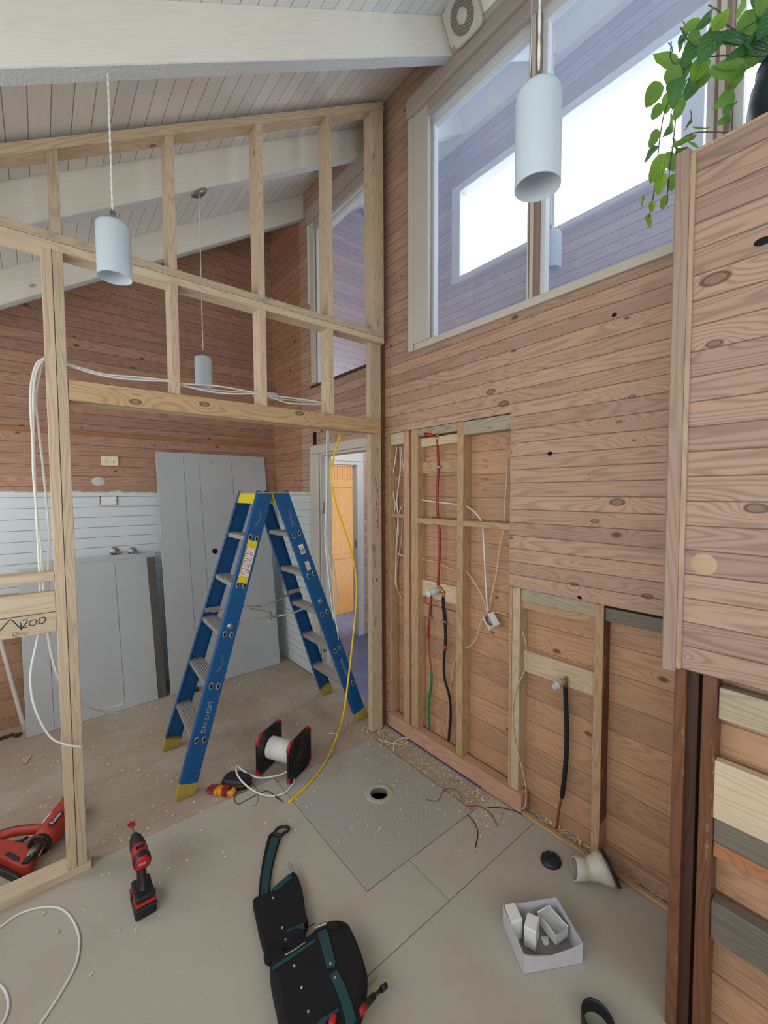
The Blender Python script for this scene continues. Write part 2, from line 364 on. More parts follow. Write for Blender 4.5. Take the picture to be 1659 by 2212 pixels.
# ------------------------------------------------------------------ mesh helpers
class MB:
    """collects shapes; build() links them as ONE mesh object"""
    def __init__(s): s.bm = bmesh.new()
    def box(s, x0, x1, y0, y1, z0, z1, mat=None):
        c = Vector(((x0 + x1) / 2, (y0 + y1) / 2, (z0 + z1) / 2))
        m = Matrix.Translation(c) @ Matrix.Diagonal((abs(x1 - x0), abs(y1 - y0), abs(z1 - z0), 1))
        if mat is not None: m = mat @ m
        return bmesh.ops.create_cube(s.bm, size=1, matrix=m)['verts']
    def cyl(s, p0, p1, r0, r1=None, seg=20, cap=True):
        p0, p1 = Vector(p0), Vector(p1); r1 = r0 if r1 is None else r1
        d = p1 - p0; q = d.to_track_quat('Z', 'Y').to_matrix().to_4x4()
        m = Matrix.Translation((p0 + p1) / 2) @ q
        vs = bmesh.ops.create_cone(s.bm, cap_ends=cap, segments=seg, radius1=r0, radius2=max(r1, 1e-5), depth=d.length, matrix=m)['verts']
        for f in {f for v in vs for f in v.link_faces}:
            if len(f.verts) == 4: f.smooth = True
        return vs
    def sphere(s, c, r, sx=1, sy=1, sz=1, mat=None, seg=16):
        m = Matrix.Translation(Vector(c)) @ (mat or Matrix()) @ Matrix.Diagonal((r * sx, r * sy, r * sz, 1))
        vs = bmesh.ops.create_uvsphere(s.bm, u_segments=seg, v_segments=max(8, seg // 2), radius=1, matrix=m)['verts']
        for f in {f for v in vs for f in v.link_faces}: f.smooth = True
        return vs
    def tube(s, pts, r, seg=10, flat=1.0, smooth=6, closed=False, up=None):
        P = spline(pts, smooth, closed) if smooth else [Vector(p) for p in pts]
        rings = []; n = len(P); nrm = None
        for i, p in enumerate(P):
            a = P[i - 1] if i > 0 else (P[-1] if closed else P[0]); b = P[(i + 1) % n] if (i < n - 1 or closed) else P[-1]
            t = (b - a).normalized() if (b - a).length > 1e-9 else Vector((0, 0, 1))
            if nrm is None:
                nrm = t.cross(Vector(up) if up else (Vector((0, 0, 1)) if abs(t.z) < .9 else Vector((1, 0, 0)))).normalized()
            else: nrm = (nrm - t * nrm.dot(t)).normalized()
            bi = t.cross(nrm)
            rr = r(i / (n - 1)) if callable(r) else r
            rings.append([s.bm.verts.new(p + nrm * (math.cos(2 * PI * j / seg) * rr) + bi * (math.sin(2 * PI * j / seg) * rr * flat)) for j in range(seg)])
        m = n if closed else n - 1
        for i in range(m):
            A, B = rings[i], rings[(i + 1) % n]
            for j in range(seg):
                f = s.bm.faces.new((A[j], A[(j + 1) % seg], B[(j + 1) % seg], B[j])); f.smooth = True
        if not closed:
            s.bm.faces.new(rings[0][::-1]); s.bm.faces.new(rings[-1])
    def lathe(s, prof, mat=None, seg=32, cap0=False, cap1=False, smooth=True, sq=None):
        mat = mat or Matrix(); rings = []
        for r, z in prof:
            rings.append([s.bm.verts.new(mat @ Vector((r * math.cos(2 * PI * j / seg), r * math.sin(2 * PI * j / seg), z))) for j in range(seg)])
        for A, B in zip(rings, rings[1:]):
            for j in range(seg):
                f = s.bm.faces.new((A[j], A[(j + 1) % seg], B[(j + 1) % seg], B[j])); f.smooth = smooth
        if cap0: s.bm.faces.new(rings[0][::-1])
        if cap1: s.bm.faces.new(rings[-1])
    def prism(s, pts, d, mat=None, smooth=False):
        """polygon (3-D points) pushed along d"""
        mat = mat or Matrix(); d = Vector(d)
        a = [s.bm.verts.new(mat @ Vector(p)) for p in pts]; b = [s.bm.verts.new(mat @ (Vector(p) + d)) for p in pts]
        s.bm.faces.new(a[::-1]); s.bm.faces.new(b)
        n = len(a)
        for i in range(n):
            f = s.bm.faces.new((a[i], a[(i + 1) % n], b[(i + 1) % n], b[i])); f.smooth = smooth
        return a + b
    def loft(s, rings, cap=True, smooth=True):
        R = [[s.bm.verts.new(Vector(p)) for p in r] for r in rings]; n = len(R[0])
        for A, B in zip(R, R[1:]):
            for j in range(n):
                f = s.bm.faces.new((A[j], A[(j + 1) % n], B[(j + 1) % n], B[j])); f.smooth = smooth
        if cap: s.bm.faces.new(R[0][::-1]); s.bm.faces.new(R[-1])
    def quad(s, *p):
        return s.bm.faces.new([s.bm.verts.new(Vector(q)) for q in p])
    def build(s, name, mat, parent=None, bevel=0, seg=2, mw=None, **tags):
        bmesh.ops.recalc_face_normals(s.bm, faces=s.bm.faces)
        me = bpy.data.meshes.new(name); s.bm.to_mesh(me); s.bm.free()
        o = bpy.data.objects.new(name, me); COL.objects.link(o)
        me.materials.append(M[mat] if isinstance(mat, str) else mat)
        if bevel:
            b = o.modifiers.new('bevel', 'BEVEL'); b.width = bevel; b.segments = seg; b.limit_method = 'ANGLE'; b.angle_limit = math.radians(40)
            b.harden_normals = False
        if mw is not None: o.matrix_world = mw
        if parent is not None:
            o.parent = parent; o.matrix_parent_inverse = parent.matrix_world.inverted()
        for k_, v_ in tags.items(): o[k_] = v_
        return o

def spline(pts, k=6, closed=False):
    P = [Vector(p) for p in pts]; n = len(P)
    if n < 3: return P
    out = []
    rng = range(n) if closed else range(n - 1)
    for i in rng:
        p1, p2 = P[i], P[(i + 1) % n]
        p0 = P[i - 1] if (i > 0 or closed) else p1 * 2 - p2
        p3 = P[(i + 2) % n] if (i + 2 < n or closed) else p2 * 2 - p1
        for j in range(k):
            t = j / k
            out.append(.5 * ((2 * p1) + (p2 - p0) * t + (2 * p0 - 5 * p1 + 4 * p2 - p3) * t * t + (3 * p1 - p0 - 3 * p2 + p3) * t ** 3))
    if not closed: out.append(P[-1])
    return out

def tag(o, label, cat, group=None, kind=None):
    o['label'] = label; o['category'] = cat
    if group: o['group'] = group
    if kind: o['kind'] = kind
    return o
def struct(o): o['kind'] = 'structure'; return o
def empty(name, loc, label, cat, group=None, rot=None):
    o = bpy.data.objects.new(name, None); COL.objects.link(o); o.empty_display_size = .05
    o.matrix_world = Matrix.Translation(Vector(loc)) @ (rot.to_4x4() if rot else Matrix())
    return tag(o, label, cat, group)
def frame_m(p0, p1, up=(0, 0, 1)):
    """matrix at the middle of p0-p1, local X along it, local Z near up"""
    p0, p1 = Vector(p0), Vector(p1); x = (p1 - p0).normalized(); u = Vector(up)
    y = u.cross(x).normalized(); z = x.cross(y)
    m = Matrix((x, y, z)).transposed().to_4x4(); m.translation = (p0 + p1) / 2
    return m, (p1 - p0).length
def timber(name, p0, p1, wy, hz, mat, up=(0, 0, 1), parent=None, bevel=.0015, label=None, cat='timber', group=None):
    """a straight piece of timber, grain along its length; p0-p1 is its centre line"""
    m, L = frame_m(p0, p1, up); b = MB(); b.box(-L / 2, L / 2, -wy / 2, wy / 2, -hz / 2, hz / 2)
    o = b.build(name, mat, None, bevel, 1, mw=m)
    if parent is not None: o.parent = parent; o.matrix_parent_inverse = parent.matrix_world.inverted()
    if label: tag(o, label, cat, group)
    return o
def tbox(name, x0, x1, y0, y1, z0, z1, mat, label=None, cat='timber', group=None, parent=None, bevel=.0015):
    """axis-aligned timber; grain along its longest side"""
    d = (x1 - x0, y1 - y0, z1 - z0); i = max(range(3), key=lambda a: d[a])
    c = [(x0 + x1) / 2, (y0 + y1) / 2, (z0 + z1) / 2]
    a, b = list(c), list(c); a[i] -= d[i] / 2; b[i] += d[i] / 2
    if i == 0: return timber(name, a, b, d[1], d[2], mat, (0, 0, 1), parent, bevel, label, cat, group)
    if i == 1: return timber(name, a, b, d[0], d[2], mat, (0, 0, 1), parent, bevel, label, cat, group)
    return timber(name, a, b, d[0], d[1], mat, (0, 1, 0), parent, bevel, label, cat, group)
def panel(name, ax, v0, v1, a0, a1, z0, z1, holes, mat, top=None):
    """wall slab normal to ax with rectangular holes (a0,a1,z0,z1); top(a) optional"""
    A = sorted({a0, a1, *[max(a0, min(a1, h[i])) for h in holes for i in (0, 1)]})
    Z = sorted({z0, z1, *[max(z0, min(z1, h[i])) for h in holes for i in (2, 3)]})
    solid = lambda i, j: 0 <= i < len(A) - 1 and 0 <= j < len(Z) - 1 and not any(h[0] - 1e-6 <= A[i] and A[i + 1] <= h[1] + 1e-6 and h[2] - 1e-6 <= Z[j] and Z[j + 1] <= h[3] + 1e-6 for h in holes)
    b = MB(); cache = {}
    P = lambda a, z, v: (v, a, z) if ax == 'x' else (a, v, z)
    def V(a, z, v):
        key = (round(a, 5), round(z, 5), round(v, 5))
        if key not in cache: cache[key] = b.bm.verts.new(P(a, top(a) if (top and z >= z1 - 1e-6) else z, v))
        return cache[key]
    for i in range(len(A) - 1):
        for j in range(len(Z) - 1):
            if not solid(i, j): continue
            l, r, d, u = A[i], A[i + 1], Z[j], Z[j + 1]
            for v in (v0, v1): b.bm.faces.new((V(l, d, v), V(r, d, v), V(r, u, v), V(l, u, v)))
            if not solid(i - 1, j): b.bm.faces.new((V(l, d, v0), V(l, u, v0), V(l, u, v1), V(l, d, v1)))
            if not solid(i + 1, j): b.bm.faces.new((V(r, d, v0), V(r, u, v0), V(r, u, v1), V(r, d, v1)))
            if not solid(i, j - 1): b.bm.faces.new((V(l, d, v0), V(r, d, v0), V(r, d, v1), V(l, d, v1)))
            if not solid(i, j + 1): b.bm.faces.new((V(l, u, v0), V(r, u, v0), V(r, u, v1), V(l, u, v1)))
    return b.build(name, mat)
def text(name, s, mat, m, size, parent, extrude=.0004, align='CENTER'):
    c = bpy.data.curves.new(name, 'FONT'); c.body = s; c.size = size; c.extrude = extrude; c.align_x = align; c.align_y = 'CENTER'
    t = bpy.data.objects.new(name, c); COL.objects.link(t)
    dg = bpy.context.evaluated_depsgraph_get(); me = bpy.data.meshes.new_from_object(t.evaluated_get(dg))
    bpy.data.objects.remove(t); me.name = name
    o = bpy.data.objects.new(name, me); COL.objects.link(o); me.materials.clear(); me.materials.append(M[mat])
    o.matrix_world = m
    if parent is not None: o.parent = parent; o.matrix_parent_inverse = parent.matrix_world.inverted()
    return o
def cable(name, pts, r, mat, label=None, cat='cable', group=None, parent=None, seg=8, smooth=6):
    b = MB(); b.tube(pts, r, seg, smooth=smooth); o = b.build(name, mat, parent)
    if label: tag(o, label, cat, group)
    return o
def strokes(name, lines, r, mat, parent=None):
    b = MB()
    for l in lines: b.tube(l, r, 5, smooth=3 if len(l) > 2 else 0)
    return b.build(name, mat, parent)

# ------------------------------------------------------------------ the setting
SL = .64
def ceil_z(x): return 4.10 + SL * (x - 1.8)
XR, XC = 1.80, 1.872            # lining face, cavity back face
HX = 2.85                       # hall outer wall
YB = 3.90
# floors
def slab(name, pts, z0, z1, mat):
    b = MB(); b.prism([(x, y, z0) for x, y in pts], (0, 0, z1 - z0)); return b.build(name, mat)
def floor_with_hole(name, x0, x1, y0, y1, hx, hy, hr, z0, z1, mat, seg=40):
    b = MB(); bm = b.bm
    for z in (z0, z1):
        inner = [bm.verts.new((hx + hr * math.cos(2 * PI * i / seg), hy + hr * math.sin(2 * PI * i / seg), z)) for i in range(seg)]
        def edge(i):
            a = 2 * PI * i / seg; c, s_ = math.cos(a), math.sin(a)
            t = min(((x1 - hx) / c if c > 1e-9 else (x0 - hx) / c if c < -1e-9 else 1e9), ((y1 - hy) / s_ if s_ > 1e-9 else (y0 - hy) / s_ if s_ < -1e-9 else 1e9))
            return (hx + c * t, hy + s_ * t)
        outer = [bm.verts.new((*edge(i), z)) for i in range(seg)]
        corners = [(x1, y1), (x0, y1), (x0, y0), (x1, y0)]
        for i in range(seg):
            j = (i + 1) % seg
            a0 = 2 * PI * i / seg; a1 = a0 + 2 * PI / seg
            cc = None
            for c in corners:
                a = math.atan2(c[1] - hy, c[0] - hx) % (2 * PI)
                if a0 + 1e-6 < a < a1 - 1e-6: cc = bm.verts.new((c[0], c[1], z))
            bm.faces.new([inner[i], outer[i]] + ([cc] if cc else []) + [outer[j], inner[j]])
        if z == z0: lo = inner
    hi = inner
    for i in range(seg): bm.faces.new((lo[i], lo[(i + 1) % seg], hi[(i + 1) % seg], hi[i]))
    for (xa, ya, xb, yb) in ((x0, y0, x1, y0), (x1, y0, x1, y1), (x1, y1, x0, y1), (x0, y1, x0, y0)):
        b.quad((xa, ya, z0), (xb, yb, z0), (xb, yb, z1), (xa, ya, z1))
    return b
HOLE = Vector((1.338, 1.685, 0))
b = floor_with_hole('floor', .96, 1.6, 1.3, 2.1, HOLE.x, HOLE.y, .085, -.06, -.008, 'floor')
b.box(-1.1, .96, -2, YB + .02, -.06, -.008); b.box(1.6, 1.9, -2, YB + .02, -.06, -.008)
b.box(.96, 1.6, -2, 1.3, -.06, -.008); b.box(.96, 1.6, 2.1, YB + .02, -.06, -.008)
struct(b.build('floor', 'floor'))
b = MB(); b.box(1.9, 3.9, -2, 5.4, -.06, -.006); struct(b.build('floor_hallway', 'hall_floor'))
b = MB(); b.box(.9, 2.4, 1.3, 3.0, -.5, -.48); b.box(.88, .9, 1.3, 3.0, -.48, -.062); b.box(2.4, 2.42, 1.3, 3.0, -.48, -.062); b.box(.88, 2.42, 3.0, 3.02, -.48, -.062); b.box(.88, 2.42, 1.28, 1.3, -.48, -.062)
struct(b.build('floor_subfloor', 'soil'))
# loose floor sheets
o = slab('cement_sheet', [(-1.08, 1.055), (1.183, 1.055), (1.183, 1.287), (.957, 1.287), (.957, 2.153), (-1.08, 2.153)], -.008, 0, 'cement')
tag(o, 'large pale cement sheet under the drill and tool belt', 'floor sheet')
o = slab('cement_sheet', [(1.1865, 1.055), (1.786, 1.055), (1.786, 1.287), (1.1865, 1.287)], -.008, 0, 'cement')
tag(o, 'short strip of cement sheet between the grey panel and the long joint', 'floor sheet')
o = slab('cement_sheet', [(-1.08, -1.95), (1.786, -1.95), (1.786, 1.0515), (-1.08, 1.0515)], -.008, 0, 'cement')
tag(o, 'pale cement sheet under the cardboard tray and rubber ring', 'floor sheet')
b = floor_with_hole('p', .96, 1.62, 1.291, 2.1, HOLE.x, HOLE.y, .046, -.008, .001, 'mat')
o = b.build('pimpled_floor_sheet', 'mat'); tag(o, 'grey pimpled floor panel with a round hole in it', 'floor sheet')
b = MB(); b.lathe([(.046, -.008), (.046, .003), (.052, .0045), (.072, .0042), (.077, .0012)], Matrix.Translation(HOLE), 40)
o = b.build('drain_collar', 'cement'); tag(o, 'dusty ring around the round hole in the grey floor panel', 'drain ring')

# ceiling and beams
b = MB()
b.prism([(-1.15, -2.0, ceil_z(-1.15)), (2.9, -2.0, ceil_z(2.9)), (2.9, -2.0, ceil_z(2.9) + .08), (-1.15, -2.0, ceil_z(-1.15) + .08)], (0, 7.4, 0))
struct(b.build('ceiling', 'ceiling'))
def beam(y0, y1, x0, x1, n, lab):
    dz = .197
    e = empty('roof_beam', ((x0 + x1) / 2, (y0 + y1) / 2, ceil_z((x0 + x1) / 2) - dz), lab, 'beam')
    m = Matrix.Rotation(-math.atan(SL), 4, 'Y'); c = math.cos(math.atan(SL))
    mw = Matrix.Translation((0, 0, ceil_z(0))) @ m
    inv = mw.inverted()
    b = MB(); q = lambda x, z: inv @ Vector((x, 0, z))
    pts = [q(x0, ceil_z(x0) - dz + .004), q(x1, ceil_z(x1) - dz + .004), q(x1, ceil_z(x1)), q(x0, ceil_z(x0))]
    if n == 'fascia': pts = [q(x0, ceil_z(x0) - dz + .004), q(x1, ceil_z(x1) - dz + .004), q(x1 - .089, ceil_z(x1 - .089)), q(x0, ceil_z(x0))]
    b.prism([(p.x, y0, p.z) for p in pts], (0, y1 - y0, 0))
    b.build('beam_face', 'beam', e, .002, 1, mw=mw)
    b = MB(); b.prism([(x0, y0 - .001, ceil_z(x0) - dz), (x1, y0 - .001, ceil_z(x1) - dz), (x1, y0 - .001, ceil_z(x1) - dz + .0045), (x0, y0 - .001, ceil_z(x0) - dz + .0045)], (0, y1 - y0 + .002, 0))
    b.build('beam_underside', 'under', e)
beam(1.545, 1.605, -1.08, 1.745, 'fascia', 'nearest cream ceiling beam filling the top of the photo')
beam(2.40, 2.46, -1.08, 1.8, '', 'cream ceiling beam just behind the stud partition')
beam(3.25, 3.31, -1.08, 1.8, '', 'farthest cream ceiling beam in front of the brown back wall')
beam(.69, .75, -1.08, 1.745, 'fascia', 'cream ceiling beam above the photographer, out of the frame')
beam(1.545, 1.605, 1.886, 2.80, '', 'cream beam seen through the top of the big window above the hanging lamp rose')
beam(2.36, 2.42, 1.886, 2.80, '', 'cream beam seen through the top left corner of the big window')
beam(3.35, 3.41, 1.886, 2.80, '', 'cream beam seen through the small window beyond the studs')
beam(.69, .75, 1.886, 2.80, '', 'cream hallway beam behind the plant')

WIN = (-1.4, 1.76, 2.478, 3.735)     # main window clear opening y0,y1,z0,z1
WN2 = (2.27, 3.0, 2.50, 3.70)
DOOR = (2.36, 3.04, -.06, 1.917)
# right wall lining
struct(panel('wall_right', 'x', XR, 1.812, -1.9, YB, .0, ceil_z(1.8) + .003,
      [(WIN[0], 1.80, 2.455, 3.86), (2.25, 3.05, 2.475, 3.74), DOOR, (1.212, 2.165, 0, 1.983), (-1.9, 1.2125, 0, 1.123)], 'wall_right'))
hole_c = [(WIN[0], 1.80, 2.455, 3.86), (2.25, 3.05, 2.475, 3.74), DOOR]
struct(panel('wall_cavity', 'x', XC, 1.887, -1.9, YB, -.06, ceil_z(1.87) - .002, hole_c, 'wall_cavity'))
struct(panel('wall_hallway', 'x', 1.887, 1.899, -1.9, 5.3, -.06, ceil_z(1.887) - .002, hole_c, 'wall_hall'))
# reveal of lined openings: solid frame between the two skins
def reveal(name, y0, y1, z0, z1, mat, t=.012, x0=XR, x1=1.9, bottom=True):
    b = MB(); b.box(x0, x1, y0 - t, y0, z0, z1); b.box(x0, x1, y1, y1 + t, z0, z1)
    b.box(x0, x1, y0 - t, y1 + t, z1, z1 + t)
    if bottom: b.box(x0, x1, y0 - t, y1 + t, z0 - t, z0)
    return b.build(name, mat)
# back wall
struct(panel('wall_back', 'y', YB, YB + .015, -1.1, 1.8, -.06, 4.1, [], 'wall_back', top=lambda x: ceil_z(x)))
# left and rear walls of the room, with the openings the daylight comes from
struct(panel('wall_left', 'x', -1.15, -1.1, -2, YB, -.06, ceil_z(-1.1), [(-1.4, 1.9, 1.0, 2.1), (2.5, 3.6, .9, 2.1)], 'wall_right'))
struct(panel('wall_rear', 'y', -2.0, -1.95, -1.1, 2.85, -.06, 4.4, [(-.85, 1.15, 1.2, 2.45)], 'wall_back', top=lambda x: ceil_z(x)))
# hallway: outer wall with the clerestory to the sky, end wall with a doorway
FW = (-1.6, 2.455, 3.42, 4.13)
struct(panel('wall_hall_outer', 'x', HX, HX + .06, -1.9, 3.75, -.06, ceil_z(HX), [FW], 'wall_hall'))
struct(panel('wall_hall_end', 'y', 3.75, 3.81, 1.899, HX, -.06, ceil_z(2.3), [(1.95, 2.705, -.06, 1.925)], 'wall_hall_x', top=lambda x: ceil_z(x)))
struct(panel('wall_far_room', 'y', 5.2, 5.25, 1.6, 3.9, -.06, 2.5, [], 'wall_hall_x'))
struct(panel('wall_far_room_side', 'x', 3.9, 3.95, 3.75, 5.2, -.06, 2.5, [], 'wall_hall_x'))
b = MB(); b.box(1.6, 3.95, 3.81, 5.25, 2.5, 2.55); struct(b.build('ceiling_far_room', 'ceiling'))
# ------------------------------------------------------------------ windows and doors
def window_main():
    y0, y1, z0, z1 = WIN
    e = bpy.data.objects.new('window_1', None); COL.objects.link(e); e.location = (XR, .2, z0); struct(e)
    bpy.context.view_layer.update()
    b = MB()                                    # architrave on the room side
    b.box(1.776, 1.80, y1 - .0, 1.917, 2.4905, 3.799); b.box(1.782, 1.80, y0 - .1, 1.917, 2.452, 2.490)
    b.build('sill_trim', 'frame_paint', e, .004)
    b = MB(); b.box(1.766, 1.7755, y1 + .12, 1.921, 2.446, 3.799); b.build('outer_moulding', 'frame_paint', e, .008, 3)
    b = MB(); b.box(1.748, 1.80, y0 - .1, 1.917, 3.80, 3.90); b.build('head_trim', 'frame_taupe', e, .006, 2)
    b = MB(); b.box(1.770, 1.80, y0 - .1, 1.759, 3.735, 3.799); b.build('head_trim', 'frame_taupe', e, .004, 2)
    b = MB(); b.cyl((1.744, y0 - .1, 3.885), (1.744, 1.60, 3.885), .017, seg=16); b.build('head_moulding', 'frame_paint', e)
    o = reveal('frame', y0, 1.80, 2.467, 3.75, 'frame_white', .013, 1.80, 1.899); o.parent = e; o.matrix_parent_inverse = e.matrix_world.inverted()
    def sash(a, b_, nm):
        q = MB(); w = .028
        for (p, r, s_, t) in ((a, a + w, z0 + .02, z1 - .03), (b_ - w, b_, z0 + .02, z1 - .03), (a, b_, z0 - .01, z0 + .02), (a, b_, z1 - .03, z1 + .014)):
            q.box(1.828, 1.862, p, r, s_, t)
        q.build('sash', 'frame_white', e, .003)
        q = MB(); q.box(1.843, 1.847, a + .01, b_ - .01, z0, z1); q.build('pane', 'glass', e)
    sash(1.125, 1.785, 0); sash(.435, 1.085, 0); sash(-.3, .39, 0); sash(-1.4, -.34, 0)
    for yy in (1.105, .412, -.32):
        q = MB(); q.box(1.796, 1.872, yy - .022, yy + .022, z0 - .005, z1 + .01); q.build('mullion', 'sash_brown', e, .004)
        q = MB(); q.box(1.79, 1.80, yy - .006, yy + .01, z0 - .005, z1 + .01); q.build('mullion_bead', 'frame_paint', e, .002)
window_main()
def window_small():
    y0, y1, z0, z1 = WN2
    e = bpy.data.objects.new('window_2', None); COL.objects.link(e); e.location = (XR, 2.7, z0); struct(e)
    bpy.context.view_layer.update()
    b = MB(); b.box(1.782, 1.80, 3.06, 3.129, 2.50, 3.789); b.build('side_trim', 'frame_paint', e, .005)
    b = MB(); b.box(1.776, 1.80, 3.13, 3.157, 3.16, 3.789); b.build('side_trim', 'frame_white', e, .004)
    b = MB(); b.box(1.765, 1.80, 2.22, 3.157, 3.79, 3.90); b.build('head_trim', 'frame_taupe', e, .006)
    b = MB(); b.box(1.778, 1.80, 2.22, 3.059, 3.715, 3.789); b.build('head_trim', 'frame_taupe', e, .005)
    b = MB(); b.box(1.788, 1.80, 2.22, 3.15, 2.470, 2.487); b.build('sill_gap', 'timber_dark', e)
    o = reveal('frame', 2.27, 3.04, 2.487, 3.725, 'frame_white', .013, 1.80, 1.899); o.parent = e; o.matrix_parent_inverse = e.matrix_world.inverted()
    q = MB(); w = .03
    for (p, r, s_, t) in ((2.271, 2.30, 2.50, 3.69), (3.005, 3.039, 2.50, 3.69), (2.271, 3.039, 2.488, 2.50), (2.271, 3.039, 3.69, 3.72)):
        q.box(1.83, 1.862, p, r, s_, t)
    q.build('sash', 'frame_white', e, .003)
    q = MB(); q.box(1.843, 1.847, 2.28, 3.02, 2.495, 3.70); q.build('pane', 'glass', e)
window_small()
def window_sky():
    y0, y1, z0, z1 = FW
    e = bpy.data.objects.new('window_3', None); COL.objects.link(e); e.location = (HX, .4, z0); struct(e)
    bpy.context.view_layer.update()
    q = MB()
    for p, r in ((y1 - .03, y1 + .06), (y0 - .06, y0 + .03)): q.box(HX - .02, HX + .07, p, r, z0 + .004, z1 - .001)
    q.box(HX - .02, HX + .07, y0 - .06, y1 + .06, z1, z1 + .06); q.box(HX - .03, HX + .07, y0 - .06, y1 + .06, z0 - .03, z0 + .003)
    q.build('frame', 'frame_white', e, .004)
    for yy in (1.632, .78, -.1, -.9):
        q = MB(); q.box(HX - .01, HX + .06, yy - .053, yy + .053, z0, z1); q.build('mullion', 'frame_white', e, .004)
    q = MB(); q.box(HX - .02, HX, y0, y1 + .2, z1 + .06, z1 + .14); q.build('head_trim', 'frame_taupe', e, .005)
    q = MB(); q.box(HX + .03, HX + .034, y0, y1, z0, z1); q.build('pane', 'glass_clear', e)
window_sky()
def door_near():
    y0, y1, _, z1 = DOOR
    e = bpy.data.objects.new('door_1', None); COL.objects.link(e); e.location = (XR, 2.7, 0); struct(e)
    bpy.context.view_layer.update()
    b = MB(); b.box(1.782, 1.80, y1, 3.174, -.008, 1.9165); b.build('side_architrave', 'frame_paint', e, .006, 3)
    b = MB(); b.box(1.782, 1.80, 2.25, 3.174, z1, 1.985); b.build('head_architrave', 'frame_paint', e, .006, 3)
    b = MB(); b.box(1.782, 1.80, 2.26, y0, -.008, z1 - .0005); b.build('side_architrave', 'frame_paint', e, .004)
    b = MB(); b.box(1.8005, 1.905, y1 - .02, y1 - .0005, -.006, z1 - .02); b.box(1.8005, 1.905, y0 + .0005, y0 + .02, -.006, z1 - .02); b.box(1.8005, 1.905, y0 + .0005, y1 - .0005, z1 - .02, z1 - .0005)
    b.build('jamb', 'frame_paint', e, .002)
    b = MB(); b.box(1.84, 1.862, y1 - .034, y1 - .02, -.006, z1 - .02); b.build('door_stop', 'frame_white', e, .002)
    for zz in (1.47, .30):
        b = MB(); b.box(1.806, 1.834, y1 - .0225, y1 - .0195, zz - .05, zz + .05); b.cyl((1.81, y1 - .024, zz - .05), (1.81, y1 - .024, zz + .05), .005, seg=10); b.build('hinge', 'steel', e, .001)
door_near()
def door_far():
    e = bpy.data.objects.new('door_2', None); COL.objects.link(e); e.location = (2.3, 3.75, 0); struct(e)
    bpy.context.view_layer.update()
    for a, b_ in ((2.70, 2.768), (1.905, 1.95)):
        b = MB(); b.box(a, b_, 3.728, 3.7495, -.006, 1.924); b.build('architrave', 'frame_white', e, .008, 3)
    b = MB(); b.box(1.905, 2.768, 3.728, 3.7495, 1.925, 2.03); b.build('head_architrave', 'frame_white', e, .008, 3)
    b = MB(); b.box(2.685, 2.7045, 3.735, 3.83, -.006, 1.89); b.box(1.951, 1.985, 3.735, 3.83, -.006, 1.89); b.box(1.951, 2.7045, 3.735, 3.83, 1.89, 1.924)
    b.build('jamb', 'frame_white', e, .003)
    b = MB(); b.box(2.682, 2.6845, 3.76, 3.79, .98, 1.07); b.build('strike_plate', 'steel', e)
    b = MB(); b.box(2.82, 2.848, 3.3, 3.70, -.006, 1.98); o = b.build('trim_1', 'frame_white', None, .006, 3); struct(o)
door_far()
def tan_door():
    e = bpy.data.objects.new('door_3', None); COL.objects.link(e); e.location = (2.95, 4.55, 0); struct(e)
    bpy.context.view_layer.update()
    x0, x1, y = 2.42, 3.30, 4.56
    b = MB(); b.box(x0, x1, y, y + .02, -.006, 2.0)
    b.build('door_panel', 'oak', e)
    for a in (x0, 2.80, x1 - .09):
        b = MB(); b.box(a, a + .05, y - .018, y, 0, 2.0); b.build('stile', 'oak', e, .006, 3)
    for z, h in ((1.93, .07), (1.66, .1), (.73, .06), (.0, .09)):
        b = MB(); b.box(x0, x1, y - .014, y, z, z + h); b.build('rail', 'oak', e, .006, 3)
    for x in [x0 + .06 + .04 * i for i in range(20)]:
        if x < x1 - .1:
            b = MB(); b.box(x, x + .004, y - .002, y, 1.76, 1.93); b.build('groove', 'orange_wood', e)
    b = MB(); b.tube([(2.79, y - .02, 1.62), (2.79, y - .05, 1.66), (2.79, y - .05, 1.76), (2.79, y - .02, 1.80)], .006); b.build('door_handle', 'brass', e)
tan_door()
# cream fascia between window head and ceiling, cut square to the roof slope
n_up = Vector((-SL, 0, 1)).normalized()
def fascia(y0, y1):
    b = MB(); p = Vector((1.745, y0, 3.875)); q = p + n_up * .172; b.prism([p, p + Vector((.012, 0, .006)), q + Vector((.012, 0, .0077)), q], (0, y1 - y0, 0))
    return b.build('trim_2', 'beam')
struct(fascia(-1.9, 1.604))
b = MB(); p = Vector((2.80, -1.9, 4.53)); q = p + n_up * .172; b.prism([p, p + Vector((.05, 0, 0)), q + Vector((.05, 0, .02)), q], (0, 5.6, 0)); struct(b.build('trim_3', 'beam'))
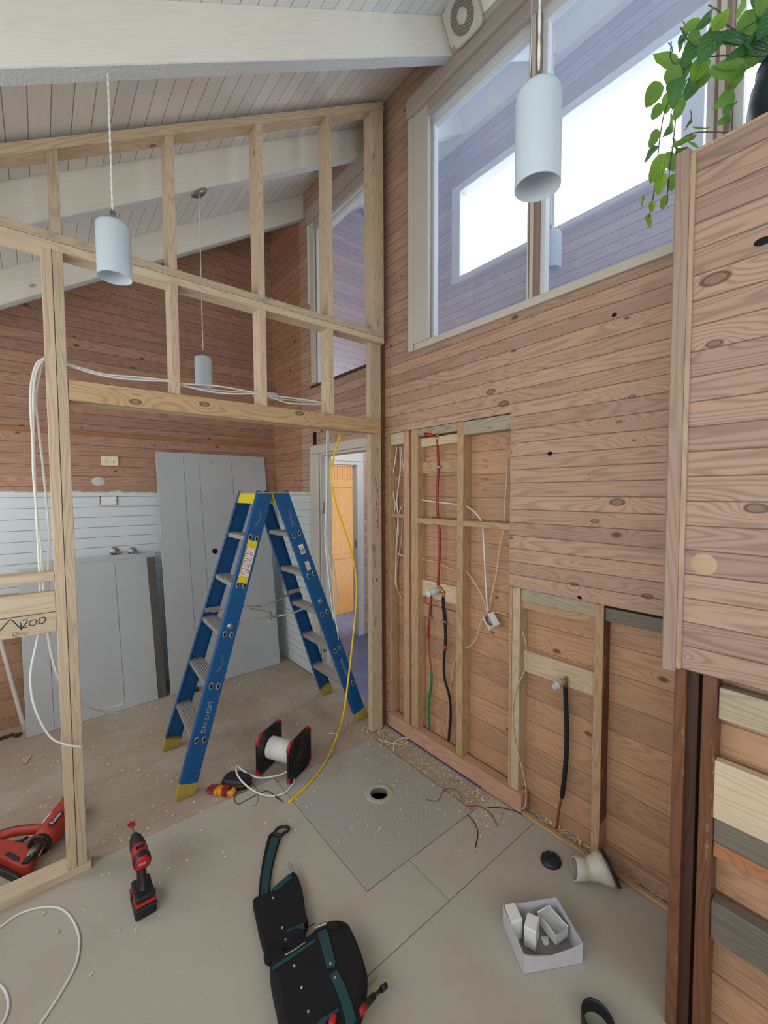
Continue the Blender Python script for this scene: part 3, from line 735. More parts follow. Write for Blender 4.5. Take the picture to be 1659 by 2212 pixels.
# extractor fan on the fascia
def fan():
    c = Vector((1.700, 1.425, 3.935)); x = Vector((0, -1, 0)); y = n_up; z = x.cross(y)     # z faces into the room (down-left)
    R = Matrix((x, y, z)).transposed()
    e = empty('extractor_fan', c, 'square white extractor fan on the cream strip beside the near ceiling beam', 'fan', rot=R)
    mw = Matrix.Translation(c) @ R.to_4x4()
    if z.x > 0: mw = mw @ Matrix.Rotation(PI, 4, 'Y')
    bpy.context.view_layer.update()
    h = .088; r = .03
    P = []
    for cx, cy, a0 in ((h - r, h - r, 0), (-h + r, h - r, 90), (-h + r, -h + r, 180), (h - r, -h + r, 270)):
        for i in range(7): a = math.radians(a0 + i * 15); P.append((cx + r * math.cos(a), cy + r * math.sin(a)))
    b = MB(); rings = [[mw @ Vector((px * s_, py * s_, zz)) for px, py in P] for s_, zz in ((1, -.004), (1, .022), (.94, .030))]
    b.loft(rings); b.build('cover', 'frame_paint', e)
    b = MB(); b.lathe([(.030, .0304), (.066, .0304), (.066, .032), (.030, .032)], mw, 40, smooth=False); b.build('vent_opening', 'dark', e)
    b = MB()
    for i in range(-12, 13):
        xx = i * .0054; hi = math.sqrt(max(.066 ** 2 - xx * xx, 0)); lo = math.sqrt(max(.030 ** 2 - xx * xx, 0))
        for a, c_ in ((lo, hi), (-hi, -lo)):
            if c_ - a > .002: b.box(xx - .0008, xx + .0008, a, c_, .030, .0345, mw)
    b.build('grille_bars', 'frame_paint', e)
    b = MB(); b.lathe([(0, .036), (.024, .0355), (.030, .033), (.030, .030)], mw, 32); b.build('hub', 'frame_paint', e)
fan()

# ------------------------------------------------------------------ stud partition
Y0, Y1 = 2.12, 2.21
def S(x0, x1, z0, z1, mat, lab, grp='studs of the partition', y0=Y0, y1=Y1, name='wall_stud', **k):
    return tbox(name, x0, x1, y0, y1, z0, z1, mat, lab, 'stud' if 'stud' in name or 'post' in name else 'timber', grp, **k)
tp = lambda x: ceil_z(x) - .047
def sloped_top():
    x0, x1 = -1.08, 1.745
    m, L = frame_m((x0, (Y0 + Y1) / 2, 2.879 + (x0 + .069) * SL - .0208), (x1, (Y0 + Y1) / 2, 2.879 + (x1 + .069) * SL - .0208))
    b = MB(); b.box(-L / 2, L / 2, -.045, .045, -.0175, .0175); return tag(b.build('top_plate', 'timber', None, .0015, 1, mw=m), 'sloping top timber of the stud partition running up under the ceiling', 'timber')
sloped_top()
ztp = lambda x: 2.837 + (x + .069) * SL
def stud_up(x0, x1, mat, lab):
    b = MB(); zt0, zt1 = ztp(x0), ztp(x1); zb = 2.619
    m = Matrix(((0, 0, 1, (x0 + x1) / 2), (0, 1, 0, (Y0 + Y1) / 2), (-1, 0, 0, zb), (0, 0, 0, 1))) @ Matrix.Rotation(0, 4, 'X')
    # local X points down; build in local space through the inverse so the grain runs along it
    inv = m.inverted(); pts = [(x0, Y0, zb), (x1, Y0, zb), (x1, Y0, zt1), (x0, Y0, zt0)]
    b.prism([inv @ Vector(p) for p in pts], inv.to_3x3() @ Vector((0, Y1 - Y0, 0)))
    o = b.build('wall_stud', mat, None, .0015, 1, mw=m); return tag(o, lab, 'stud', 'studs of the partition')
stud_up(.066, .10, 'timber_weathered', 'upper stud nearest the left edge, above the middle rail')
stud_up(.487, .521, 'timber', 'upper stud just right of the left hanging lamp')
stud_up(.907, .943, 'timber', 'upper stud in front of the dark back corner')
stud_up(1.326, 1.362, 'timber', 'upper stud in front of the small window')
stud_up(1.657, 1.745, 'timber_weathered', 'upper end post of the partition against the window wall')
S(.487, .521, 2.056, 2.549, 'timber', 'short stud above the header, left of the far small lamp')
S(.909, .945, 2.056, 2.549, 'timber', 'short stud above the header in front of the back corner')
S(1.326, 1.360, 2.056, 2.549, 'timber', 'short stud above the header in front of the small window')
S(1.657, 1.745, .0, 2.549, 'timber_weathered', 'full-height knotty door post with pencil writing beside the window wall', y0=2.157, y1=2.20, name='door_post')
S(1.747, 1.798, -.008, 4.0, 'timber_red', 'thin dark timber strip between door post and right wall', y0=2.18, y1=2.215, name='packing_strip')
S(.034, .067, .036, 2.549, 'timber', 'left half of the double stud at the opening')
S(.069, .102, .036, 2.549, 'timber_weathered', 'right half of the double stud, with grey mould marks')
# middle rail
S(-.455, 1.745, 2.549, 2.583, 'timber_new', 'lower timber of the doubled middle rail', 'middle rail timbers', name='rail')
S(-.40, 1.745, 2.5845, 2.6185, 'timber_weathered', 'upper greyer timber of the doubled middle rail', 'middle rail timbers', name='rail')
# header
hd = empty('door_header', (.9, Y0, 1.973), 'deep knotty header beam over the opening behind the ladder', 'beam')
bpy.context.view_layer.update()
tbox('front_board', .104, 1.712, Y0, Y0 + .036, 1.973, 2.055, 'header', parent=hd)
tbox('back_board', .104, 1.655, Y0 + .037, Y1, 1.973, 2.053, 'timber_weathered', parent=hd)
# bottom plate and nogs left of the opening
S(-1.08, .115, .0, .035, 'timber_new', 'bottom timber plate of the partition on the floor at the left', name='bottom_plate')
S(-1.08, .033, 1.252, 1.285, 'timber_new', 'flat thin nog with sawdust on it at the left edge', 'nogs left of the double stud', name='nog')
S(-1.08, .033, 1.127, 1.209, 'timber_new', 'on-edge nog with two nail holes below the thin flat nog', 'nogs left of the double stud', y1=Y0 + .035, name='nog')
ng = S(-1.08, .033, 1.046, 1.124, 'timber_new', 'lowest left nog with 1200 written on it in marker', 'nogs left of the double stud', y1=Y0 + .035, name='nog')
S(-1.08, -1.045, .036, 2.2, 'timber', 'stud of the partition beyond the left frame edge')
def wr(px): return tuple(at(px[0], px[1], 'y', Y0 - .0008))
def z8(x, y): return (x * 340 / 1504, 1200 + y * 500 / 2212)
D1200 = [[(0, 720), (50, 660), (100, 612), (150, 655), (210, 708)], [(195, 640), (203, 690), (200, 712)], [(218, 622), (250, 615), (258, 635), (215, 688), (262, 680)],
         [(300, 622), (278, 640), (290, 668), (325, 665), (350, 640), (335, 615), (300, 622)], [(385, 598), (368, 620), (378, 648), (410, 645), (434, 615), (425, 590), (385, 598)]]
strokes('marker_writing', [[wr(z8(*p)) for p in l] for l in D1200], .0016, 'ink', ng)
P1200 = [[(120, 735), (128, 778)], [(140, 740), (160, 732), (165, 745), (142, 772), (170, 770)], [(190, 738), (178, 752), (195, 765), (212, 750), (205, 738), (190, 738)], [(235, 730), (222, 742), (240, 756), (262, 742), (255, 728), (235, 730)]]
strokes('pencil_writing', [[wr(z8(*p)) for p in l] for l in P1200], .0008, 'pencil', ng)
post = [o for o in bpy.data.objects if o.name.startswith('door_post')][0]
def zp(x, y): return (660 + x * 200 / 691, 920 + y * 640 / 2212)
W = [[(522, 385), (512, 415), (530, 430), (520, 458)], [(525, 465), (545, 480), (527, 492), (548, 500)], [(530, 515), (545, 530), (530, 545)],
     [(530, 560), (530, 600), (530, 575), (545, 570), (545, 590), (530, 590)], [(535, 612), (548, 618), (540, 634), (530, 622), (535, 612)], [(548, 645), (532, 650), (545, 664)], [(532, 680), (550, 680), (540, 690), (550, 700)],
     [(532, 712), (548, 712), (540, 722), (548, 735), (534, 735)], [(532, 750), (550, 750)], [(541, 743), (541, 770)]]
strokes('pencil_writing', [[tuple(at(*zp(*p), 'y', 2.1562)) for p in l] for l in W], .0011, 'ink', post)

# ------------------------------------------------------------------ right wall framing
FX0, FX1 = 1.802, 1.870
def RS(y0, y1, z0, z1, mat, lab, x0=FX0, x1=FX1, name='wall_stud', grp='framing in the opened right wall', **k):
    return tbox(name, x0, x1, y0, y1, z0, z1, mat, lab, 'stud' if 'stud' in name else 'timber', grp, **k)
RS(2.128, 2.16, .094, 1.982, 'timber_amber', 'narrow stud at the left end of the opened wall beside the door post')
RS(1.955, 2.003, .094, 1.982, 'timber_pink', 'stud right of the loose white cables in the opened wall')
RS(1.872, 1.930, .094, 1.982, 'timber_amber', 'stud left of the red water pipe')
RS(1.513, 1.556, .094, 1.982, 'timber_amber', 'stud between the water pipes and the hanging socket box')
RS(1.196, 1.2115, .094, 1.122, 'timber_amber', 'thin stud at the edge of the remaining boards, left one of the pair')
RS(1.152, 1.194, .094, 1.122, 'timber', 'stud right of the thin one, with the thin cable running down it')
RS(.757, .790, .17, 1.122, 'timber_red', 'stud with amber face and red side right of the black lagged pipe', x0=1.806)
RS(.755, .792, .16, 1.122, 'timber_amber', 'thin amber strip on the front of the red-sided stud', x0=1.798, x1=1.8055, name='face_strip')
RS(.757, .790, -.05, .158, 'timber_amber', 'short block under the red-sided stud', name='stud_block', x0=1.80)
# nogs
RS(2.004, 2.127, 1.905, 1.98, 'timber_new', 'pale nog at the top of the narrow bay with white cables', name='nog')
RS(2.004, 2.127, 1.43, 1.455, 'timber_amber', 'thin nog across the narrow bay with white cables', name='nog')
RS(1.557, 1.871, 1.935, 1.98, 'timber_grey', 'grey weathered nog behind the red pipe plug', name='nog')
RS(1.557, 1.871, 1.874, 1.925, 'timber', 'yellowish nog just under the grey weathered nog', x0=1.83, name='nog')
RS(1.2125, 1.512, 1.906, 1.978, 'timber_grey', 'greenish nog at the top of the bay with the socket box', name='nog')
RS(1.557, 1.871, 1.712, 1.782, 'timber_amber', 'set-back nog crossed by the red pipe below the grey one', x0=1.838, name='nog')
RS(1.557, 1.871, 1.403, 1.437, 'timber_amber', 'sawdust-covered nog crossed by the red pipe at mid height', name='nog')
RS(1.2125, 1.512, 1.406, 1.438, 'timber_amber', 'sawdust-covered nog right of the middle stud', name='nog')
RS(1.557, 1.871, .945, 1.048, 'timber', 'pale yellow nog carrying the brass mixer valve', x0=1.838, name='nog')
RS(1.557, 1.871, .815, .897, 'timber_pink', 'pinkish nog below the brass mixer valve', x0=1.845, name='nog')
RS(.791, 1.151, 1.062, 1.122, 'timber_grey', 'mouldy nog under the remaining boards above the black lagged pipe', x0=1.81, name='nog')
RS(.791, 1.151, 1.025, 1.060, 'timber_amber', 'splintered nog just under the mouldy one', x0=1.82, name='nog')
RS(.30, .756, 1.055, 1.11, 'timber_slate', 'dark grey nog under the remaining boards beside the cupboard', x0=1.815, name='nog')
RS(.791, 1.151, .703, .808, 'timber', 'pale nog behind the single tap fitting, with stamped print', x0=1.838, name='nog')
RS(1.125, 2.15, .0, .093, 'timber_pink', 'thick pinkish skirting plate along the foot of the opened wall', x0=1.789, x1=1.850, name='bottom_plate')
RS(.20, 1.122, -.008, .012, 'timber_amber', 'thin sawdusty sill strip at the foot of the opened wall by the tap', x0=1.79, x1=1.812, name='sill_strip')
RS(-.6, .757, -.008, .05, 'timber_pink', 'low plate on the floor behind the white pipe fitting', x0=1.845, name='bottom_plate')
b = MB()
b.tube([(1.7865, 2.15, .0015), (1.7862, 1.7, .0012), (1.7865, 1.37, .0015)], .0035, 5, smooth=2); o = b.build('chalk_line', 'blue_dk')
tag(o, 'dark blue chalk line on the floor along the skirting plate', 'chalk line')
# pencil notes inside the wall
g = bpy.data.objects['wall_cavity']
def zc(x, y): return (820 + x * 300 / 1327, 900 + y * 500 / 2212)
N = [[(985, 410), (1000, 425)], [(1010, 408), (1005, 425), (1018, 425)], [(1022, 412), (1030, 425)], [(985, 478), (1005, 492)], [(1005, 478), (985, 492)], [(1018, 470), (1020, 490)], [(1030, 470), (1030, 490)],
     [(980, 590), (978, 605), (1000, 603)], [(1005, 588), (1015, 590), (1003, 608), (1018, 606)], [(1030, 588), (1022, 600), (1035, 605), (1030, 588)], [(985, 690), (1000, 692), (985, 700), (1000, 710)], [(1012, 688), (1008, 706), (1018, 704)], [(1030, 690), (1024, 700), (1036, 706)]]
strokes('pencil_writing', [[tuple(at(*zc(*p), 'x', XC - .0008)) for p in l] for l in N], .0012, 'pencil', g)

# ------------------------------------------------------------------ cupboard with cladding (protruding)
BX = 1.40
def bulk():
    struct(panel('wall_cupboard', 'x', BX, BX + .014, -1.9, .385, 1.091, 2.508, [], 'bulk'))
    struct(panel('wall_cupboard_end', 'y', .372, .386, BX + .014, XR, 1.091, 2.508, [], 'bulk'))
    b = MB(); b.box(BX, XR, -1.9, .386, 2.509, 2.518); struct(b.build('ceiling_cupboard', 'trim_wood'))
    b = MB(); b.box(BX + .014, XR, -1.9, .372, 1.091, 1.105); struct(b.build('floor_cupboard', 'timber_dark'))
    tbox('corner_moulding', BX - .016, BX + .02, .384, .418, 1.079, 2.525, 'trim_wood', 'upright timber moulding on the corner of the boarded cupboard', 'moulding', bevel=.004)
    tbox('corner_moulding_face', BX - .010, BX + .002, .372, .386, 1.090, 2.509, 'trim_wood', 'narrow cover strip beside the upright corner moulding', 'moulding', bevel=.003)
    # framing below
    tbox('wall_stud', BX, BX + .022, .36, .388, -.008, 1.09, 'timber_red', 'red-brown stained front edge of the left cupboard post', 'stud', 'red-brown posts under the cupboard')
    tbox('wall_stud', BX + .023, BX + .075, .335, .388, -.008, 1.09, 'timber_dark', 'dark stud behind the left cupboard post', 'stud', 'red-brown posts under the cupboard')
    tbox('wall_stud', BX, BX + .06, .290, .322, -.008, 1.09, 'timber_red', 'red-brown stained right cupboard post, scarred with pale patches', 'stud', 'red-brown posts under the cupboard')
    b = MB(); b.box(BX + .076, BX + .09, -1.9, .385, -.008, 1.09); struct(b.build('wall_cupboard_base', M['wall_cavity']))
    k = dict(cat='timber', group='rails in the framing under the cupboard')
    tbox('rail', BX + .015, BX + .05, -1.9, .288, .975, 1.062, 'timber_grey', 'mouldy grey-green rail right under the cupboard boards', **k)
    tbox('rail', BX + .002, BX + .03, -1.9, .290, .70, .862, 'timber_new', 'wide clean pale pine board across the cupboard framing', **k)
    tbox('rail', BX + .010, BX + .045, -1.9, .289, .628, .697, 'timber_slate', 'grey weathered rail under the clean pine board', **k)
    tbox('rail', BX + .012, BX + .055, -1.9, .289, .585, .625, 'orange_wood', 'amber rail under the grey weathered rail', **k)
    tbox('rail', BX + .012, BX + .05, -1.9, .289, .345, .455, 'timber_slate', 'wide dark grey rail low in the cupboard framing', **k)
bulk()
# pale filler disc and knots holes
def disc_on_x(name, px, py, xv, r, mat, label, cat, t=.0012, parent=None, flat=1.0):
    p = at(px, py, 'x', xv); b = MB(); b.lathe([(0, t), (r * .92, t), (r, 0)], Matrix.Translation(p) @ Matrix.Rotation(-PI / 2, 4, 'Y') @ Matrix.Diagonal((1, flat, 1, 1)), 24)
    o = b.build(name, mat, parent)
    if label: tag(o, label, cat)
    return o
disc_on_x('filled_patch', 1520, 1219, BX, .030, 'tape', 'round pale filled patch low on the boarded cupboard', 'patch')
for px, py, r, fl in ((1188, 980, .0095, 1.3), (1242, 960, .0, 1)):
    if r: disc_on_x('knot_hole', px, py, XR, r, 'dark', 'small dark open knot hole right of the opened wall section', 'knot hole', flat=fl)
disc_on_x('knot_hole', 1327, 680, XR, .008, 'dark', 'dark knot hole under the big window', 'knot hole', flat=1.3)
disc_on_x('knot_hole', 1648, 521, BX, .010, 'dark', 'dark knot hole at the right edge of the cupboard boards', 'knot hole', flat=1.8)
disc_on_x('knot_hole', 1252, 1291, XR, .007, 'dark', 'black knot hole near the bottom of the remaining boards', 'knot hole', flat=1.5)
# switch cut-out beyond the partition
p = at(680, 947, 'x', XR); b = MB(); b.box(XR - .0015, XR + .001, p.y - .028, p.y + .028, p.z - .052, p.z + .052)
tag(b.build('switch_cutout', 'dark'), 'black rectangular cut-out above the corner of the door architrave', 'hole')
p = at(693, 946, 'x', XR); b = MB(); b.tube([p + Vector((0, .03 * math.cos(a), .034 * math.sin(a))) for a in [i * .5 - 1.2 for i in range(7)]], .0018, 6)
tag(b.build('wire_loop', 'ink'), 'thin dark wire loop beside the black wall cut-out', 'wire')
# back wall fittings
tbox('shelf_cleat', -1.08, 1.797, YB - .012, YB, 2.035, 2.068, 'orange_wood', 'thin orange varnished strip along the back wall', 'timber')
def on_back(px, py): return at(px, py, 'y', YB)
e = empty('power_outlet', (.43, YB - .01, 1.848), 'cream double power outlet on the brown back boards', 'power outlet'); bpy.context.view_layer.update()
b = MB(); b.box(.374, .487, YB - .012, YB, 1.812, 1.886); b.build('outlet_plate', 'cream_plastic', e, .003)
for x in (.394, .467):
    b = MB(); b.box(x - .011, x + .011, YB - .016, YB - .011, 1.866, 1.878); b.build('rocker_switch', 'white_plastic', e, .001)
for x in (.408, .453):
    for dx, dz, w_, h_, rot in ((-.008, .005, .0022, .008, .5), (.008, .005, .0022, .008, -.5), (0, -.008, .0022, .008, 0)):
        b = MB(); b.box(-w_ / 2, w_ / 2, -.0005, .001, -h_ / 2, h_ / 2, Matrix.Translation((x + dx, YB - .0125, 1.842 + dz)) @ Matrix.Rotation(rot, 4, 'Y'))
        b.build('socket_slot', 'dark', e)
e = empty('blank_wall_plate', (.413, YB - .01, 1.539), 'white blank wall plate with two screws on the painted boards', 'wall plate'); bpy.context.view_layer.update()
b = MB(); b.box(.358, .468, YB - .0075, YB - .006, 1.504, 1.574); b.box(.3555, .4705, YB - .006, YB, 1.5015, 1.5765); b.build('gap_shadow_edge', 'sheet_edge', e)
b = MB(); b.box(.3605, .4655, YB - .009, YB - .0074, 1.5065, 1.5715); b.build('plate', 'white_plastic', e, .001)
for x in (.371, .455): b = MB(); b.cyl((x, YB - .0102, 1.539), (x, YB - .0088, 1.539), .003, seg=10); b.build('screw', 'steel', e)
p = on_back(212, 1040); b = MB(); b.lathe([(0, .003), (.03, .0025), (.042, 0)], Matrix.Translation(p) @ Matrix.Rotation(PI / 2, 4, 'X') @ Matrix.Diagonal((1, .8, 1, 1)), 20)
tag(b.build('filler_patch', 'filler'), 'white smear of filler below the power outlet', 'patch')
for px, lab in ((247, 'left'), (286, 'right')):
    p = on_back(px, 1191)
    e = empty('tap_outlet', p, '%s one of two chrome tap outlets low on the white boards' % lab, 'tap', 'tap outlets on the back wall'); bpy.context.view_layer.update()
    b = MB(); b.lathe([(0, .012), (.026, .012), (.033, .006), (.034, 0)], Matrix.Translation(p) @ Matrix.Rotation(PI / 2, 4, 'X'), 28); b.build('wall_flange', 'steel', e)
    b = MB(); b.cyl(p, p + Vector((0, -.05, 0)), .012); b.cyl(p + Vector((-.0, -.045, .0)), p + Vector((.035, -.06, -.01)), .009); b.sphere(p + Vector((0, -.05, 0)), .014); b.build('spigot', 'steel', e)
# leaning sheets
def sheet(name, bl, br, h, lean, t, mat, lab, holes=(), seams=(), top_off=0):
    """bl, br: bottom corners of the front face on the floor; leans back towards +y"""
    bl, br = Vector(bl), Vector(br); x = (br - bl).normalized(); up = Vector((0, lean, 1)); up = (up - x * up.dot(x)).normalized(); n = x.cross(up)   # n faces the room
    if n.y > 0: n = -n
    R = Matrix((x, up, -n)).transposed().to_4x4(); mw = Matrix.Translation(bl) @ R; W_ = (br - bl).length
    e = empty(name, (bl + br) / 2, lab, 'wall sheet', 'sheets leaning on the back wall'); bpy.context.view_layer.update()
    b = MB(); b.box(0, W_, 0, h, 0, t); b.build('board', mat, e, .0015, mw=mw)
    for u, v0, v1 in seams: b = MB(); b.box(u, u + .0022, v0, v1, -.0006, .001); b.build('joint_line', 'sheet_edge', e, mw=mw)
    for u, v in [(u + d, v) for u, _, _ in seams for v in [i * .28 + .12 for i in range(7)] if v < h for d in (0, )] + [(u, v) for u in (.012, W_ - .012) for v in [i * .2 + .06 for i in range(10)] if v < h - .02]:
        b = MB(); b.cyl((u, v, -.0008), (u, v, .001), .0026, seg=8); b.build('nail_mark', 'sheet_edge', e, mw=mw)
    for u, v, r, m_ in holes:
        b = MB(); b.cyl((u, v, -.0012), (u, v, .001), r, seg=28); b.build('hole', m_, e, mw=mw)
    return e
sheet('tall_wall_sheet', (.748, 3.590, -.006), (1.692, 3.612, -.006), 1.962, .138, .012, 'sheet', 'tall grey wall sheet with a round hole leaning behind the ladder', holes=((.42, 1.105, .024, 'dark'), (.44, 1.885, .014, 'tape')), seams=((.21, .02, 1.93), (.335, .6, 1.9), (.62, 1.0, 1.9)))
sheet('low_wall_sheet', (-.125, 3.560, -.006), (.66, 3.590, -.006), 1.11, .215, .010, 'sheet', 'low grey wall sheet leaning left of the tall one', seams=((.145, .02, 1.05), (.56, .02, 1.08)))
sheet('narrow_wall_strip', (.664, 3.60, -.006), (.722, 3.605, -.006), 1.105, .19, .010, 'sheet_edge', 'narrow dark-edged strip between low and tall wall sheets')
sheet('back_wall_sheet', (.02, 3.640, -.006), (.72, 3.650, -.006), 1.14, .185, .010, 'sheet', 'grey wall sheet standing behind the low one, only its top edge showing')
# white waste pipe in the dark gap at far left
q0 = at(57, 1590, 'z', .0); q1 = at(3, 1388, 'y', 3.72)
b = MB(); b.tube([q0 + Vector((0, 0, .012)), (q0 + q1) / 2, q1, q1 + (q1 - q0) * .6], .014, 14, smooth=3); tag(b.build('waste_pipe', 'pvc'), 'white plastic pipe leaning at the far left beside the low sheet', 'pipe')
b = MB(); b.box(-1.08, -.135, 3.80, 3.897, -.006, .9); tag(b.build('dark_recess_boards', M['wall_cavity']), 'dark bare timber boards at the far left under the nogs', 'boards')
for px, py, r_, sx, lab in ((12, 1592, .2, .045, 'dark splintery timber offcut on the floor at the far left'), (38, 1588, 1.0, .02, 'small dark offcut between the pale pipe and the longer offcut')):
    p = at(px, py, 'z', .0); b = MB(); b.box(-sx, sx, -.012, .012, 0, .012, Matrix.Translation(p + Vector((0, 0, -.006))) @ Matrix.Rotation(r_, 4, 'Z')); tag(b.build('timber_offcut', 'timber_dark'), lab, 'offcut')
# ------------------------------------------------------------------ step ladder
def upd(): bpy.context.view_layer.update()
def ladder():
    e = empty('step_ladder', (1.12, 2.57, -.006), 'blue double-sided step ladder with yellow top cap and grey treads', 'ladder'); upd()
    F = -.006
    top = {('n', 'l'): (1.052, 2.415), ('n', 'r'): (1.158, 2.415), ('f', 'l'): (1.052, 2.735), ('f', 'r'): (1.158, 2.735)}
    bot = {('n', 'l'): (.548, 2.325), ('n', 'r'): (1.700, 2.345), ('f', 'l'): (.588, 2.858), ('f', 'r'): (1.708, 2.848)}
    c = {}
    for k in top:
        p0 = Vector((*bot[k], F + .03)); p1 = Vector((*top[k], 1.597)); c[k] = (p0, p1)
        inn = 1 if k[0] == 'n' else -1
        m, L = frame_m(p0, p1, (0, 1, 0))     # local Z ~ +y, local Y across the rail
        b = MB(); w_ = .088
        b.box(-L / 2, L / 2, -w_ / 2, w_ / 2, -.002, .002)
        for s_ in (-1, 1): b.box(-L / 2, L / 2, s_ * w_ / 2 - .002, s_ * w_ / 2 + .002, min(0, inn * .028), max(0, inn * .028))
        for s_ in (-.012, .012): b.box(-L / 2, L / 2, s_ - .0015, s_ + .0015, -inn * .0032 - .001, -inn * .0032 + .001)
        b.build('rail', 'blue', e, .0015, 2, mw=m)
        b = MB(); b.box(-L / 2 - .03, -L / 2 + .035, -.050, .050, min(-inn * .006, inn * .036), max(-inn * .006, inn * .036), None)
        vs = b.bm.verts
        for v in vs:
            q = m @ v.co
            if q.z < .03: v.co = m.inverted() @ Vector((q.x, q.y, F))
        b.build('foot', 'yellow_old', e, .003, 2, mw=m)
        # tread sockets on the outside of each rail
        for i in range(5):
            z = 1.33 - .2665 * i; t = (z - p0.z) / (p1.z - p0.z)
            for s_ in (-.020, .020):
                if k[0] == 'n':
                    lx = -L / 2 + t * L
                    b = MB(); b.lathe([(.008, -.0045), (.0125, -.0045), (.0125, -.002), (.008, -.002), (.008, -.0045)], Matrix.Translation((lx, s_, 0)) @ Matrix.Diagonal((1.5, .9, 1, 1)), 20)
                    b.build('socket_ring', 'alu', e, mw=m)
                    b = MB(); b.lathe([(0, -.0034), (.008, -.0034)], Matrix.Translation((lx, s_, 0)) @ Matrix.Diagonal((1.5, .9, 1, 1)), 16); b.build('socket_hole', 'dark', e, mw=m)
    for side in 'lr':
        for i in range(5):
            z = 1.33 - .2665 * i
            P = []
            for k in ('n', 'f'):
                p0, p1 = c[(k, side)]; t = (z - p0.z) / (p1.z - p0.z); P.append(p0.lerp(p1, t))
            m, L = frame_m(P[0], P[1]); b = MB()
            sg = 1
            b.box(-L / 2 + .004, L / 2 - .004, -.041, .041, .006, .011)
            b.box(-L / 2 + .004, L / 2 - .004, -.041, -.037, -.016, .008); b.box(-L / 2 + .004, L / 2 - .004, .037, .041, -.016, .008)
            for yy in (-.026, -.013, 0, .013, .026): b.box(-L / 2 + .004, L / 2 - .004, yy - .002, yy + .002, .010, .0135)
            b.build('tread', 'alu', e, .001, 1, mw=m)
    # cap
    b = MB(); b.box(1.005, 1.205, 2.405, 2.745, 1.592, 1.600); b.build('top_cap', 'alu', e, .003)
    b = MB(); b.prism([(1.008, 2.44, 1.592), (.990, 2.44, 1.532), (.990, 2.72, 1.532), (1.008, 2.72, 1.592)], (.004, 0, 0)); b.build('end_plate', 'yellow', e, .001)
    b = MB(); b.prism([(1.202, 2.44, 1.592), (1.220, 2.44, 1.532), (1.220, 2.72, 1.532), (1.202, 2.72, 1.592)], (-.004, 0, 0)); b.build('end_plate', 'yellow', e, .001)
    b = MB(); b.prism([(1.090, 2.44, 1.590), (1.075, 2.44, 1.525), (1.079, 2.44, 1.525), (1.105, 2.44, 1.575), (1.131, 2.44, 1.525), (1.135, 2.44, 1.525), (1.120, 2.44, 1.590)], (0, .28, 0)); b.build('hinge_plate', 'yellow', e, .001)
    # spreader bars, folded in the middle
    def on(k, z): p0, p1 = c[k]; t = (z - p0.z) / (p1.z - p0.z); return p0.lerp(p1, t)
    for k, dy in (('n', .02), ('f', -.02)):
        a = on((k, 'l'), .83) + Vector((0, dy, 0)); d = on((k, 'r'), .87) + Vector((0, dy, 0))
        mid = (a + d) / 2 + Vector((.02, 2 * dy, -.03))
        for p, q, kk in ((a, mid, .75), (mid, d, .4)):
            b = MB(); b.tube([p, p.lerp(q, kk) + Vector((0, 0, .012 if kk > .5 else -.012)), q], .0105, 8, flat=.5, smooth=0); b.build('spreader_bar', 'alu', e)
    a, d = on(('n', 'l'), .84) + Vector((.25, .03, -.03)), on(('f', 'l'), .84) + Vector((.25, -.03, -.03))
    b = MB(); b.tube([a, (a + d) / 2 + Vector((.08, 0, 0)), d], .0095, 8, flat=.5, smooth=0); b.build('spreader_link', 'alu', e)
    for k in (('n', 'l'), ('n', 'r')):
        p = on(k, .84 if k[1] == 'l' else .88); b = MB(); b.lathe([(0, .004), (.014, .003), (.018, 0)], Matrix.Translation(p + Vector((0, -.002, 0))) @ Matrix.Rotation(PI / 2, 4, 'X'), 20); b.build('pivot_washer', 'steel', e)
    for k, dy in ((('f', 'l'), -.031), (('f', 'r'), -.031)):
        p = on(k, .85 if k[1] == 'l' else .88); b = MB(); b.box(-.045, .045, -.002, .002, -.014, .014, Matrix.Translation(p + Vector((.0, dy, .0)))); b.build('pivot_bracket', 'alu', e, .001)
    # labels and lettering on the near rails
    for k in (('n', 'l'), ('n', 'r')):
        p0, p1 = c[k]; x = (p1 - p0).normalized(); n = Vector((0, -1, 0)); n = (n - x * n.dot(x)).normalized()
        def lm(z, off=.0046, flip=1):
            yv = n.cross(x * flip); R = Matrix((x * flip, yv, n)).transposed().to_4x4(); R.translation = on(k, z) + n * off; return R
        if k[1] == 'l':
            b = MB(); b.box(-.125, .125, -.030, .030, 0, .0006); o = b.build('warning_label', 'yellow', e, mw=lm(1.195))
            b = MB(); b.box(-.085, .082, -.028, .027, .0006, .001); b.build('label_paper', 'label_white', o, mw=lm(1.195))
            b = MB(); b.box(-.08, .088, .024, .0272, .001, .0013); b.build('label_rule', 'red', o, mw=lm(1.195))
            for i in range(4):
                b = MB(); b.lathe([(.007, .0012), (.011, .0012)], Matrix.Translation((-.055 + .035 * i, -.013 if True else 0, 0)), 18); b.build('label_pictogram', 'label_pink', o, mw=lm(1.195))
            for i in range(10):
                b = MB(); b.box(-.075 + .015 * i, -.075 + .015 * i + .003, .004, .020, .001, .0013); b.build('label_text_line', 'ink', o, mw=lm(1.195))
            text('lettering', 'LIGHTING', 'silver_mark', lm(.375, .0048, -1), .036, e)
            for z in (1.44, .64): strokes('scratched_scribble', [[lm(z) @ Vector((.03 * math.sin(i * 1.3) + .012 * i - .05, .012 * math.cos(i * 2.1), .0004)) for i in range(9)]], .0008, 'silver_mark', e)
        else:
            b = MB(); b.box(-.032, .032, -.016, .016, 0, .0006); o = b.build('barcode_label', 'label_white', e, mw=lm(1.235))
